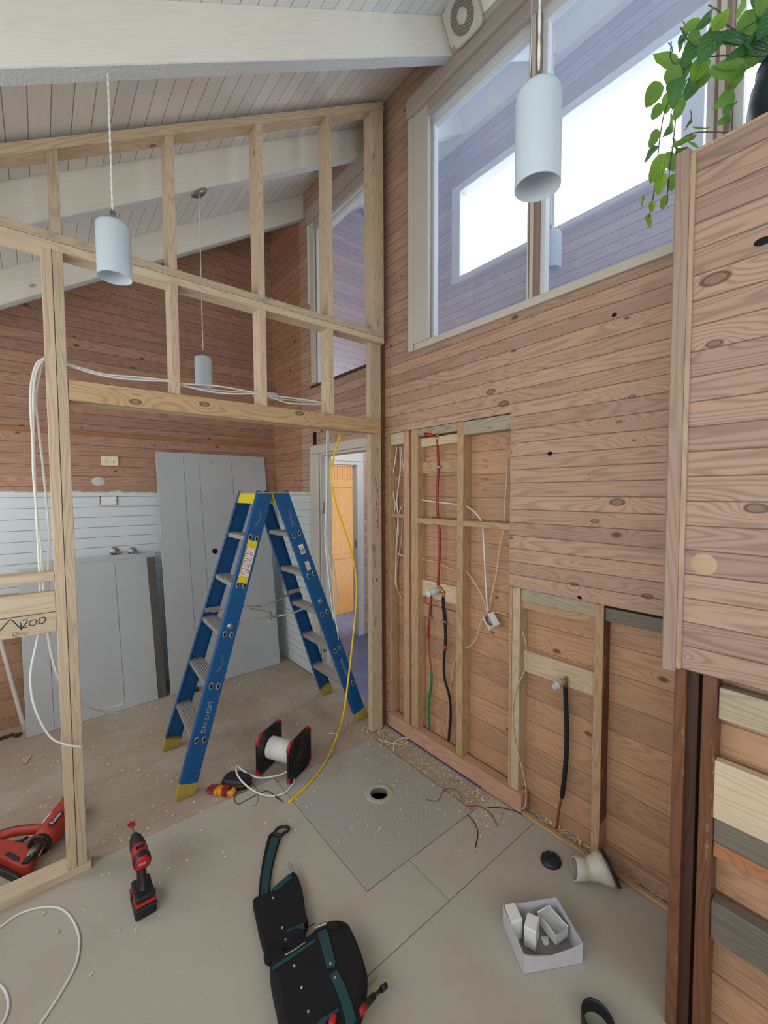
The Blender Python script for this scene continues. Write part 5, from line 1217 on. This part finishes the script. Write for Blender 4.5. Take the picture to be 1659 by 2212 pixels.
# ------------------------------------------------------------------ framing nail gun on its side
def gun():
    z0_ = -.006
    e = empty('nail_gun', at(75, 1830, 'z', z0_), 'scuffed orange-red framing nail gun lying behind the bottom plate', 'nail gun'); upd()
    a = at(150, 1745, 'z', .055); c2 = at(88, 1822, 'z', .055); d = (c2 - a).normalized(); side = Vector((0, 0, 1)).cross(d).normalized()
    R = Matrix((d, side, Vector((0, 0, 1)))).transposed().to_4x4(); R.translation = a; L = (c2 - a).length
    X = Matrix(((0, 0, 1, 0), (0, 1, 0, 0), (-1, 0, 0, 0), (0, 0, 0, 1)))
    b = MB(); b.lathe([(0, -.055), (.034, -.052), (.052, -.035), (.056, -.01), (.056, L * .6), (.048, L * .85), (.042, L)], X, 32, cap1=True); body = b.build('main_body', 'gun_red', e, mw=R)
    b = MB(); b.lathe([(.0, -.060), (.029, -.060), (.046, -.050), (.057, -.030), (.058, -.022), (.055, -.020)], X, 32); b.build('rear_cap', 'black_plastic', e, mw=R)
    b = MB(); b.lathe([(.043, L - .006), (.046, L + .004), (.044, L + .014), (.032, L + .016), (.030, L - .004)], X, 28); b.build('nose_collar', 'black_plastic', e, mw=R)
    b = MB(); b.box(L + .0, L + .075, -.010, .012, -.010, .012); b.cyl((L, -.02, .004), (L + .06, -.02, -.01), .005); b.cyl((L, .02, .0), (L + .05, .022, -.015), .004); b.build('nose_piece', 'steel', e, .002, mw=R)
    b = MB(); b.box(L + .05, L + .10, -.014, .014, -.022, .006); b.build('work_contact', 'black_plastic', e, .003, mw=R)
    h = [at(122, 1790, 'z', .05), at(92, 1790, 'z', .055), at(60, 1793, 'z', .055), at(30, 1797, 'z', .052), at(2, 1806, 'z', .05), at(-20, 1820, 'z', .05)]
    b = MB(); b.tube(h, lambda t: .021 - .003 * math.sin(PI * t), 14, flat=1.1); b.build('handle', 'gun_red', e)
    b = MB(); b.tube([p + Vector((-.004, .012, .006)) for p in h[1:]], .0125, 10); b.build('handle_grip', 'black_plastic', e)
    m = [at(84, 1838, 'z', .03), at(60, 1830, 'z', .032), at(25, 1822, 'z', .032), at(-15, 1816, 'z', .032), at(-22, 1850, 'z', .032), at(15, 1868, 'z', .03), at(48, 1884, 'z', .028), at(66, 1876, 'z', .028)]
    b = MB(); b.prism([(p.x, p.y, z0_ + .006) for p in m], (0, 0, .050)); b.build('magazine', 'gun_red', e, .006, 3)
    b = MB(); b.prism([(p.x, p.y, z0_ + .056) for p in [at(10, 1846, 'z', .05), at(20, 1840, 'z', .05), at(44, 1852, 'z', .05), at(40, 1862, 'z', .05), at(30, 1860, 'z', .05)]], (0, 0, .003)); b.build('magazine_window', 'black_plastic', e, .001)
    b = MB(); q = [at(-20, 1858, 'z', .02), at(20, 1878, 'z', .02), at(44, 1892, 'z', .02), at(40, 1901, 'z', .02), at(15, 1888, 'z', .02), at(-20, 1872, 'z', .02)]; b.prism([(p.x, p.y, z0_) for p in q], (0, 0, .03)); b.build('magazine_rail', 'black_plastic', e, .003)
    b = MB(); b.tube([at(60, 1808, 'z', .04), at(46, 1816, 'z', .04), at(28, 1820, 'z', .04)], .006, 8); b.build('trigger', 'black_plastic', e)
    for i, (px, py) in enumerate(((78, 1818), (92, 1812), (70, 1842))):
        p = at(px, py, 'z', .098); b = MB(); b.box(-.016, .016, -.0015, .0015, -.001, .002, Matrix.Translation(p + Vector((0, 0, -.004))) @ Matrix.Rotation(.5, 4, 'Z')); b.build('vent_slot', 'dark', e)
    # brand plate and text on the top of the body
    tx = R @ Matrix.Translation(((R.inverted() @ at(121, 1768, 'z', .11)).x, (R.inverted() @ at(121, 1768, 'z', .11)).y, .0555)) @ Matrix.Rotation(PI, 4, 'Z')
    b = MB(); b.box(-.042, .042, -.010, .011, -.002, .0008); pl = b.build('name_plate', 'black_plastic', e, .001, mw=tx)
    text('lettering', 'Paslode', 'label_white', tx @ Matrix.Translation((0, -.0005, .001)), .021, pl)
    b = MB(); b.box(-.030, .030, -.006, .006, -.003, .0006); b.build('data_sticker', 'label_white', e, mw=R @ Matrix.Translation((L * .55, -.030, .0475)) @ Matrix.Rotation(.55, 4, 'X'))
gun()

# ------------------------------------------------------------------ tool belt
def ZP(x, y): return (520 + x * 360 / 1659, 1760 + y * 452 / 2083)
def flat_shape(name, pts, z, h, mat, parent, bevel=.004, puff=None, seg=2):
    P = [at(*ZP(*p), 'z', z + h * .6) for p in pts]
    b = MB()
    if puff:
        P = spline(P, 3, True); c = sum(P, Vector()) / len(P)
        b.loft([[Vector((c.x + (p.x - c.x) * s_, c.y + (p.y - c.y) * s_, z + h * t)) for p in P] for t, s_ in puff])
    else: b.prism([(p.x, p.y, z) for p in P], (0, 0, h))
    return b.build(name, mat, parent, bevel if not puff else 0, seg)
def belt():
    e = empty('tool_belt', at(640, 2040, 'z', 0), 'black leather tool belt pouch with teal trims and brass rivets lying on the floor', 'tool belt'); upd()
    puffA = ((0, .95), (.25, 1), (.7, 1), (.92, .96), (1, .88))
    flat_shape('belt_strap', [(175, 830), (190, 640), (215, 470), (245, 330), (275, 215), (320, 175), (400, 200), (395, 240), (355, 370), (318, 520), (298, 650), (288, 800)], 0, .016, 'bag', e)
    flat_shape('strap_trim', [(205, 800), (212, 640), (240, 480), (275, 340), (310, 215), (385, 225), (345, 360), (308, 500), (285, 640), (275, 790)], .017, .003, 'teal', e, .001)
    b = MB(); pp = [at(*ZP(*q), 'z', .014) for q in ((335, 190), (355, 150), (390, 125), (440, 118), (475, 130), (472, 158), (430, 180), (400, 205))]; b.tube(pp, .0065, 8, closed=True); b.build('buckle', 'black_plastic', e)
    h = flat_shape('tool_holster', [(120, 870), (170, 825), (285, 790), (335, 735), (480, 620), (525, 580), (565, 620), (610, 750), (635, 900), (650, 1000), (675, 1095), (635, 1140), (650, 1250), (560, 1340), (440, 1400), (280, 1480), (225, 1340), (195, 1240), (160, 1080), (135, 960)], 0, .034, 'bag', e, puff=((0, .96), (.3, 1), (.8, .99), (1, .93)))
    flat_shape('holster_trim', [(320, 730), (485, 590), (512, 630), (345, 765)], .030, .007, 'teal', e, .001)
    flat_shape('holster_flap', [(455, 1150), (630, 1075), (640, 1145), (600, 1170), (480, 1180)], .034, .006, 'teal', e, .001)
    flat_shape('holster_pocket', [(450, 1180), (560, 1130), (640, 1160), (650, 1240), (560, 1320), (470, 1340)], .034, .014, 'bag', e, .004)
    flat_shape('knife_sheath', [(225, 1400), (300, 1350), (420, 1330), (440, 1400), (290, 1490), (240, 1470)], .028, .02, 'bag', e, .005)
    b = MB(); b.tube([at(*ZP(*q), 'z', .03) for q in ((545, 600), (520, 530), (485, 475), (478, 500), (505, 560), (520, 600))], .0022, 6); b.build('wire_hook', 'steel', e)
    b = MB(); b.tube([at(*ZP(*q), 'z', .03) for q in ((640, 1145), (690, 1110), (735, 1080))], .0016, 6); b.build('wire_pin', 'ink', e)
    pouch = flat_shape('main_pouch', [(290, 1590), (310, 1500), (440, 1405), (600, 1300), (700, 1230), (775, 1160), (860, 1110), (955, 1090), (1060, 1115), (1110, 1190), (1175, 1330), (1235, 1500), (1265, 1640), (1245, 1780), (1215, 1930), (1170, 2030), (1090, 2200), (900, 2330), (500, 2350), (390, 2200), (360, 1950), (325, 1780)], 0, .085, 'bag', e, puff=((0, .95), (.15, .99), (.6, 1.0), (.85, .96), (1, .88)))
    flat_shape('pouch_strap', [(765, 1170), (855, 1130), (890, 1260), (945, 1470), (935, 1510), (860, 1530), (820, 1380)], .085, .004, 'teal', e, .001)
    flat_shape('pouch_strap', [(885, 1590), (960, 1545), (1040, 1700), (1110, 1890), (1150, 2040), (1110, 2100), (1050, 2080), (1000, 1880), (940, 1720)], .085, .004, 'teal', e, .001)
    flat_shape('pouch_trim', [(760, 2083), (800, 2030), (965, 1930), (985, 1945), (860, 2050), (830, 2110)], .085, .004, 'teal', e, .001)
    flat_shape('pouch_rim', [(310, 1560), (330, 1500), (560, 1350), (740, 1235), (750, 1255), (560, 1390), (345, 1530)], .083, .006, 'teal', e, .002)
    b = MB(); b.tube([at(*ZP(*q), 'z', .092) for q in ((440, 1398), (540, 1340), (650, 1265))], .0025, 6); b.build('steel_rule', 'steel', e)
    for i in range(12):
        q = at(*ZP(752 + 9.5 * i, 1150 - 4.0 * i), 'z', .088); b = MB(); b.cyl(q, q + Vector((-.001, .003, .013)), .0032, seg=8); b.build('drill_bit', 'steel', e)
    flat_shape('inner_pocket', [(860, 1120), (900, 1085), (965, 1080), (980, 1140), (900, 1160)], .07, .03, 'bag', e, .006)
    for z_, l in ((.038, ((324, 824), (414, 1122), (446, 1240), (497, 1355))), (.086, ((533, 1502), (607, 1720), (672, 1957))), (.0895, ((893, 1480), (937, 1620)))):
        for q in l:
            b = MB(); p = at(*ZP(*q), 'z', z_); b.lathe([(.0014, .0005), (.0016, .0022), (.0032, .0018), (.0036, 0), (.0036, -.004)], Matrix.Translation(p), 16); b.build('rivet', 'rivet', e)
    b = MB(); p = at(*ZP(1180, 1325), 'z', .04); b.tube([p + Vector((.008 * math.cos(a), .008 * math.sin(a), .004 * math.sin(a))) for a in [i * PI / 5 for i in range(10)]], .0014, 6, closed=True); b.build('ring', 'steel', e)
    b = MB(); b.cyl(at(*ZP(1180, 1960), 'z', .05), at(*ZP(1330, 1800), 'z', .045), .011, .009, 14); b.cyl(at(*ZP(1330, 1800), 'z', .045), at(*ZP(1400, 1740), 'z', .042), .005, .006, 10); b.cyl(at(*ZP(1400, 1740), 'z', .042), at(*ZP(1450, 1695), 'z', .04), .009, .008, 12); b.build('plier_handle', 'rubber', e)
    b = MB(); b.cyl(at(*ZP(1165, 1975), 'z', .052), at(*ZP(1230, 1905), 'z', .05), .0125, .012, 14); b.build('plier_grip', 'red', e)
    b = MB(); blob(b, at(*ZP(915, 2070), 'z', .088), .014, .01, .014, .6); b.build('screwdriver_end', 'red', e)
    b = MB(); b.tube([at(*ZP(*q), 'z', .003) for q in ((1255, 1740), (1300, 1680), (1360, 1610))], .0012, 6); b.build('nail', 'steel', e)
belt()

# ------------------------------------------------------------------ cardboard tray with plastic boxes
def ZT(x, y): return (1040 + x * 400 / 1659, 1780 + y * 432 / 1792)
def tray():
    A = at(*ZT(375, 1352), 'z', 0); B = at(*ZT(905, 1250), 'z', 0); D = at(*ZT(190, 900), 'z', 0)
    H_ = .072; t = .0015
    Cc = B + (D - A)
    e = empty('cardboard_tray', (A + Cc) / 2, 'open lilac-grey cardboard tray holding white plastic boxes', 'cardboard box'); upd()
    def wall(P, Q, nm, pts=None):
        u = (Q - P).normalized(); n = Vector((0, 0, 1)).cross(u); b = MB()
        prof = pts or [(0, 0), (1, 0), (1, 1), (0, 1)]; L = (Q - P).length
        b.prism([P + u * (a * L) + Vector((0, 0, H_ * z)) for a, z in prof], n * t); b.build(nm, 'card', e)
    wall(A, B, 'front_side', [(0, 0), (1, 0), (1, .99), (.82, .84), (.62, .74), (.45, .68), (.2, .80), (0, 1)])
    u = (B - A); b = MB(); o_ = Vector((0, 0, 1)).cross(u.normalized()) * -.0012
    b.prism([A + o_ + Vector((0, 0, .002)), A + u * .46 + o_ + Vector((0, 0, H_ * .67)), A + u * .2 + o_ + Vector((0, 0, H_ * .79)), A + o_ + Vector((0, 0, H_ * .98))], o_ * .5); b.build('folded_flap', 'card', e)
    wall(B, Cc, 'right_side'); wall(Cc, D, 'back_side'); wall(D, A, 'left_side')
    b = MB(); b.prism([A, B, Cc, D], (0, 0, .0015)); b.build('base', 'card_in', e)
    def pbox(pts, ztop, depth, lab, opened=False, mat='white_plastic'):
        P = [at(*ZT(*q), 'z', ztop) for q in pts]; c = sum(P, Vector()) / 4
        s = empty('plastic_box', Vector((c.x, c.y, ztop - depth)), lab, 'plastic box', 'plastic boxes in the cardboard tray'); upd()
        if not opened:
            b = MB(); b.prism(P, (0, 0, -depth)); b.build('shell', mat, s, .004, 3)
        else:
            b = MB(); I = [p + (c - p).normalized() * .004 for p in P]
            Z = Vector((0, 0, -depth)); J = [p + Vector((0, 0, -depth + .004)) for p in I]
            V = [[b.bm.verts.new(q) for q in l] for l in (P, I, J, [p + Z for p in P])]
            for i in range(4):
                j = (i + 1) % 4
                for a_, c_ in ((0, 1), (1, 2), (3, 0)): b.bm.faces.new((V[a_][i], V[a_][j], V[c_][j], V[c_][i]))
            b.bm.faces.new(V[2]); b.bm.faces.new(V[3][::-1]); b.build('shell', 'hazy_plastic', s, .001)
            b = MB(); b.tube(P + [P[0]], .0016, 6, smooth=0); b.build('rim', 'white_plastic', s)
    pbox([(207, 718), (300, 697), (372, 852), (270, 880)], .080, .076, 'white plastic box standing upright at the left of the tray')
    pbox([(412, 785), (520, 828), (488, 972), (378, 915)], .078, .074, 'white plastic box leaning in the middle of the tray')
    pbox([(500, 790), (605, 728), (778, 922), (670, 1003)], .062, .036, 'open dusty plastic box with its hollow side up in the tray', True)
    P = [at(*ZT(*q), 'z', .004) for q in ((530, 1015), (600, 1010), (606, 1075), (590, 1092), (560, 1085))]
    b = MB(); b.prism(P, (0, 0, .0015)); tag(b.build('plastic_offcut', 'white_plastic'), 'small white plastic scrap on the bottom of the tray', 'scrap')
tray()
# pan connector, cap, ring
def fitting():
    a = at(1240, 1876, 'z', .050); c2 = at(1318, 1876, 'z', .062)
    d = (c2 - a); e = empty('pipe_connector', Vector((c2.x, c2.y, 0)), 'grubby white flared plastic pipe connector on its side by the wall', 'pipe connector'); upd()
    L = d.length; d.normalize(); s_ = Vector((0, 0, 1)).cross(d).normalized(); u = d.cross(s_)
    def ring(t, r, off=0, tilt=0, n=36):
        c = a + d * (L * t) + u * off
        return [c + s_ * (r * math.cos(2 * PI * i / n)) + u * (r * math.sin(2 * PI * i / n)) + d * (tilt * r * math.sin(2 * PI * i / n)) for i in range(n)]
    T = -.35
    prof = [(.0, .036, 0, .25), (0, .041, 0, .25), (.03, .0415, 0, .2), (.28, .0415, 0, .1), (.31, .038, .0, .05), (.45, .041, 0, -.1), (.62, .047, 0, -.25), (.74, .056, 0, T), (.80, .0585, 0, T), (.95, .0585, 0, T), (.955, .054, 0, T)]
    b = MB(); b.loft([ring(*p) for p in prof], cap=False); b.build('connector_body', 'pvc', e)
    b = MB(); b.loft([ring(.0, .036, 0, .25), ring(.3, .036, 0, .1)], cap=False); b.loft([ring(.25, .036, 0, .1), ring(.26, .001, 0, .1)], cap=False); b.build('bore', 'card_in', e)
    b = MB(); b.loft([ring(.95, .050, 0, T), ring(.95, .061, 0, T), ring(1.02, .063, 0, T), ring(1.06, .060, 0, T), ring(1.07, .045, 0, T)], cap=False); b.build('rubber_seal', 'rubber', e)
fitting()
c = at(1190, 1860, 'z', .0); b = MB(); prof = [(.046, 0), (.045, .006), (.040, .013), (.030, .018), (.015, .021), (.001, .022)]
b.lathe(prof, Matrix.Translation(c) @ Matrix.Diagonal((1.0, .92, 1, 1)), 36, cap0=True)
for v in b.bm.verts:
    a_ = math.atan2(v.co.y - c.y, v.co.x - c.x); v.co.z = max(0, v.co.z + (.0016 * math.sin(a_ * 9) + .0012 * math.sin(a_ * 17 + 1)) * (v.co.z > .003))
tag(b.build('taped_pipe_stub', 'rubber'), 'black taped-over pipe stub like a flat dome on the floor', 'pipe cap')
c = at(1292, 2213, 'z', .02); c.z = 0
b = MB(); b.lathe([(.040, .001), (.046, .0), (.048, .006), (.046, .012), (.0475, .018), (.0475, .036), (.045, .040), (.041, .040), (.0395, .034), (.040, .001)], Matrix.Translation(c) @ Matrix.Rotation(.9, 4, 'Z') @ Matrix.Diagonal((1.14, .93, 1, 1)), 44)
tag(b.build('rubber_ring', 'rubber'), 'black rubber ring lying on the floor at the bottom edge of the photo', 'rubber ring')

# ------------------------------------------------------------------ cables and scraps on the floor
def zl(pts, z): return [at(px, py, 'z', z) for px, py in pts]
cable('floor_cable', zl([(-60, 2045), (0, 2003), (40, 1975), (85, 1961), (125, 1961), (150, 1978), (168, 2012), (171, 2045), (163, 2085), (140, 2130), (112, 2175), (86, 2213), (60, 2250)], .004), .0042, 'cable', 'big loop of white cable on the cement floor at lower left', 'cable')
cable('floor_cable', zl([(-30, 2110), (0, 2128), (14, 2148), (18, 2172), (12, 2198), (-5, 2225)], .004), .0042, 'cable', 'short arc of white cable in the bottom left corner', 'cable')
BITS = [([(706, 1584), (725, 1584), (745, 1572), (752, 1553)], .0035, 'cable_beige', 'curved beige cable scrap by the right ladder foot'),
 ([(812, 1572), (826, 1580), (828, 1595), (821, 1612)], .0025, 'cable', 'white cable scrap near the door post, left one of a tangle'), ([(815, 1596), (840, 1604), (870, 1608), (880, 1602)], .0025, 'cable', 'white cable scrap near the door post, lowest of a tangle'), ([(850, 1622), (852, 1604), (870, 1594), (888, 1596)], .0025, 'cable', 'white cable scrap near the door post, right one of a tangle'),
 ([(920, 1727), (945, 1730), (955, 1712), (968, 1702)], .0018, 'red_pipe', 'thin red wire scrap right of the floor hole'), ([(968, 1702), (985, 1708), (996, 1722), (998, 1733)], .0016, 'green', 'thin green wire scrap right of the floor hole'),
 ([(1007, 1742), (1035, 1742), (1060, 1758), (1075, 1785)], .0018, 'red_pipe', 'curved red wire scrap on the cement strip'), ([(1053, 1744), (1080, 1745), (1105, 1750), (1126, 1757)], .0018, 'ink', 'black wire scrap touching the end of the skirting plate'),
 ([(1010, 1760), (1025, 1778), (1032, 1800), (1027, 1830)], .002, 'ink', 'curved black wire scrap beside the grey panel edge'), ([(1085, 1756), (1080, 1775), (1066, 1792)], .0016, 'cable_beige', 'pale wire scrap crossing the red one'),
 ([(970, 1682), (977, 1687)], .0012, 'ink', 'tiny black wire clipping above the red scrap'), ([(982, 1688), (991, 1687)], .0012, 'ink', 'tiny black wire clipping right of another one')]
for p_, r_, m_, l_ in BITS: cable('wire_scrap', zl(p_, r_ + .0012), r_, m_, l_, 'wire scrap', 'wire scraps on the floor', smooth=4 if len(p_) > 2 else 0)
P = [at(*q, 'z', -.004) for q in ((45, 1648), (58, 1632), (68, 1634), (56, 1650))]; b = MB(); b.prism(P, (0, 0, .002)); tag(b.build('paper_scrap', 'tape'), 'small pale paper scrap on the floor behind the partition', 'scrap')
P = [at(*q, 'z', -.002) for q in ((418, 1488), (428, 1486), (430, 1492), (420, 1494))]; b = MB(); b.prism(P, (0, 0, .012)); tag(b.build('connector_scrap', 'black_plastic'), 'small black connector scrap on the floor under the ladder', 'scrap')
for i, (px, py, r_, z_) in enumerate(((96, 1975, .006, 0), (125, 2014, .0055, 0))):
    q = at(px, py, 'z', 0); b = MB(); b.sphere(q + Vector((0, 0, .004)), r_, 1, 1, .7, seg=8); tag(b.build('plaster_crumb', 'grit'), ('white crumb just inside the top of the cable loop', 'white crumb in the middle of the cable loop')[i], 'crumb')
# sawdust, nobody could count it
def dust(name, mat, n, fn, lab, size):
    rnd = random.Random(len(name) * 7 + n); b = MB()
    for _ in range(n):
        x, y, z = fn(rnd); s_ = size * (.4 + rnd.random() ** 2 * 1.5); a = rnd.random() * 6.28
        t = rnd.uniform(.2, 1.2)
        p = [Vector((x + s_ * math.cos(a + k) * (1 if k != 2.2 else .6), y + s_ * math.sin(a + k), z + .0006 + (s_ * .5 * rnd.random() if k else 0))) for k in (0, 2.2, 4.0)]
        f = b.quad(*p)
        b.bm.faces.new([v for v in reversed([b.bm.verts.new(q + Vector((0, 0, -.0005))) for q in p])])
    o = b.build(name, mat); return tag(o, lab, 'sawdust', kind='stuff')
def f1(r):
    while True:
        x, y = r.uniform(-.6, 1.79), r.uniform(1.9, 3.6)
        if y > 2.16 or x > .96: return x, y, (.001 if (.96 < x < 1.62 and y < 2.1) else -.008)
def f2(r): 
    t = abs(r.gauss(0, .13)); y = r.uniform(1.15, 2.25); return 1.785 - t, y, (.001 if 1.785 - t < 1.62 and 1.29 < y < 2.1 else (0 if y < 1.287 else -.008))
def f3(r): return r.uniform(.0, 1.7), r.gauss(2.12, .16), .0 if False else .0012
dust('sawdust', 'chips', 1500, f1, 'pale wood shavings scattered on the floor around the ladder', .006)
dust('sawdust', 'chips', 1700, f2, 'band of sawdust along the foot of the opened wall', .0045)
def f4(r): return r.uniform(.0, 1.0), min(2.15, r.gauss(1.95, .18)), .0
dust('sawdust', 'chips', 180, f4, 'sparse shavings along the edge of the pale cement sheet', .005)
def f5(r): return r.gauss(1.3, .25), r.gauss(1.75, .2), .001
def f5b(r):
    while True:
        x, y, z = f5(r)
        if .96 < x < 1.62 and 1.29 < y < 2.1 and (x - HOLE.x) ** 2 + (y - HOLE.y) ** 2 > .08 ** 2: return x, y, z
dust('sawdust', 'chips', 260, f5b, 'crumbs of wood dust on the grey pimpled floor panel', .004)
def f6(r): return r.uniform(1.81, 1.865), r.uniform(1.215, 1.51), 1.4385
def f7(r): return r.uniform(1.81, 1.865), r.uniform(1.56, 1.87), 1.4375
dust('sawdust', 'chips', 400, f6, 'sawdust heaped on the mid-height nog right of the middle stud', .005)
dust('sawdust', 'chips', 400, f7, 'sawdust heaped on the nog crossed by the red pipe', .005)
def f8(r): return r.uniform(.106, .36) , r.uniform(2.12, 2.2), 2.0555 + .004 * r.random()
dust('sawdust', 'chips', 260, f8, 'sawdust on top of the left end of the header beam', .005)
def f9(r): return r.uniform(1.8, 1.868), r.uniform(.5, 1.11), -.006
dust('sawdust', 'chips', 900, f9, 'sawdust in the bottom of the wall cavity beside the tap pipe', .006)

# ------------------------------------------------------------------ potted plant on the cupboard
def plant():
    c = Vector((1.575, .175, 2.51))
    e = empty('potted_plant', c, 'trailing green leafy plant in a dark round pot on top of the boarded cupboard', 'plant'); upd()
    b = MB(); b.lathe([(.06, .0), (.085, .01), (.115, .06), (.128, .115), (.122, .165), (.108, .200), (.112, .212), (.100, .214), (.098, .195), (.0, .19)], Matrix.Translation(c), 44, cap0=True); b.build('pot', 'pot', e)
    b = MB(); b.lathe([(0, .192), (.099, .192)], Matrix.Translation(c), 30); b.build('soil', 'soil', e)
    rnd = random.Random(11)
    rim = c + Vector((-.02, .03, .21))
    def pl(px, py, x=1.5): return at(px, py, 'x', x)
    stems = [[rim, pl(1560, 120), pl(1520, 130), pl(1480, 150), pl(1465, 210), pl(1455, 300), pl(1445, 380), pl(1440, 440)], [rim, pl(1550, 90), pl(1500, 100), pl(1470, 60)],
             [rim, pl(1540, 150), pl(1475, 180), pl(1440, 230), pl(1425, 300), pl(1415, 400), pl(1402, 470)], [rim, pl(1600, 80), pl(1640, 40)], [c + Vector((-.09, .09, .02)), pl(1540, 285), pl(1490, 290), pl(1460, 320)],
             [rim, pl(1580, 60), pl(1560, 30), pl(1530, 10)], [pl(1480, 150), pl(1450, 130), pl(1450, 90)]]
    b = MB()
    for s_ in stems: b.tube(s_, .0016, 5, smooth=5)
    b.build('stems', 'stem', e)
    # leaves: pixel position, length px, direction in the picture (degrees, 0 right, 90 down), tone
    L = [(1437, 128, 58, 200, .7), (1410, 205, 66, 118, .6), (1418, 242, 42, 122, .6), (1442, 222, 50, 95, .75), (1466, 235, 58, 115, .6), (1453, 265, 50, 80, .9), (1412, 300, 46, 118, .6),
         (1420, 365, 74, 118, .8), (1426, 398, 52, 100, .95), (1408, 447, 26, 90, 1), (1402, 478, 34, 80, 1), (1434, 438, 34, 105, .8), (1388, 435, 30, 100, .8), (1405, 335, 50, 125, .2), (1475, 305, 60, 150, .7), (1500, 310, 50, 30, .85), (1465, 320, 55, 60, .6),
         (1515, 275, 40, 0, .65), (1465, 165, 80, 100, .25), (1480, 190, 85, 110, .2), (1455, 170, 60, 85, .5), (1472, 95, 42, 100, .1), (1520, 40, 62, -50, .1), (1557, 43, 62, -55, .9), (1493, 55, 46, 160, .7), (1470, 70, 50, -85, .15),
         (1535, 110, 95, 130, .15), (1500, 120, 90, 140, .2), (1510, 150, 62, 115, .85), (1520, 170, 50, 115, .5), (1580, 105, 90, 200, .02), (1590, 135, 110, 170, .5), (1570, 150, 90, 175, .55), (1615, 60, 90, 110, .5), (1635, 40, 90, 80, .08), (1650, 90, 100, 160, .02),
         (1625, 110, 95, 175, .02), (1560, 215, 62, 135, .45), (1590, 170, 60, 130, .5), (1645, 10, 60, 100, .6), (1600, 20, 50, 120, .7), (1470, 340, 44, 100, .3), (1452, 395, 40, 95, .6), (1448, 350, 46, 70, .5), (1440, 280, 40, 120, .3), (1484, 260, 46, 105, .2), (1456, 205, 70, 95, .2),
         (1500, 85, 40, 60, .3), (1545, 75, 60, 150, .3), (1570, 80, 80, 185, .1), (1560, 265, 40, 160, .4), (1575, 240, 40, 120, .3), (1445, 110, 34, 80, .1), (1655, 60, 80, 130, .05), (1600, 100, 90, 140, .1)]
    b = MB(); bm = b.bm; uvl = bm.loops.layers.uv.new('UVMap'); tl = bm.faces.layers.float.new('tone')
    for px, py, ln, ang, tone in L:
        xx = 1.5 + rnd.uniform(-.05, .05); p = pl(px, py, xx); dep = (p - CP).dot(CF); l = ln / FPX * dep
        a = math.radians(ang); d = CR * math.cos(a) - CU * math.sin(a); s_ = CR * math.sin(a) + CU * math.cos(a)
        tw = rnd.uniform(-.9, .9); s_ = (s_ * math.cos(tw) + CF * math.sin(tw)); n = d.cross(s_)
        wd = l * rnd.uniform(.24, .32)
        if tone == .2 and ln < 60 or tone == .1: wd *= .6
        N = 8; rows = []
        for i in range(N + 1):
            t = i / N; w_ = wd * (math.sin(PI * min(1, t ** .75)) ** .8 if 0 < t < 1 else .02) * (1.0 - .15 * t)
            cpt = p + d * ((t - .5) * l) + n * (l * .14 * math.sin(PI * t)) * (1 if tone < .5 else -.6)
            rows.append([bm.verts.new(cpt + s_ * (w_ * k) + n * (abs(k) * w_ * .28 + .002 * math.sin(t * 14) * abs(k))) for k in (-1, -.5, 0, .5, 1)])
        for i in range(N):
            for j in range(4):
                f = bm.faces.new((rows[i][j], rows[i][j + 1], rows[i + 1][j + 1], rows[i + 1][j])); f.smooth = True; f[tl] = tone
                for lp, (uu, vv) in zip(f.loops, ((i / N, j / 4), (i / N, (j + 1) / 4), ((i + 1) / N, (j + 1) / 4), ((i + 1) / N, j / 4))): lp[uvl].uv = (uu, vv)
    b.build('foliage', 'leaf', e)
plant()
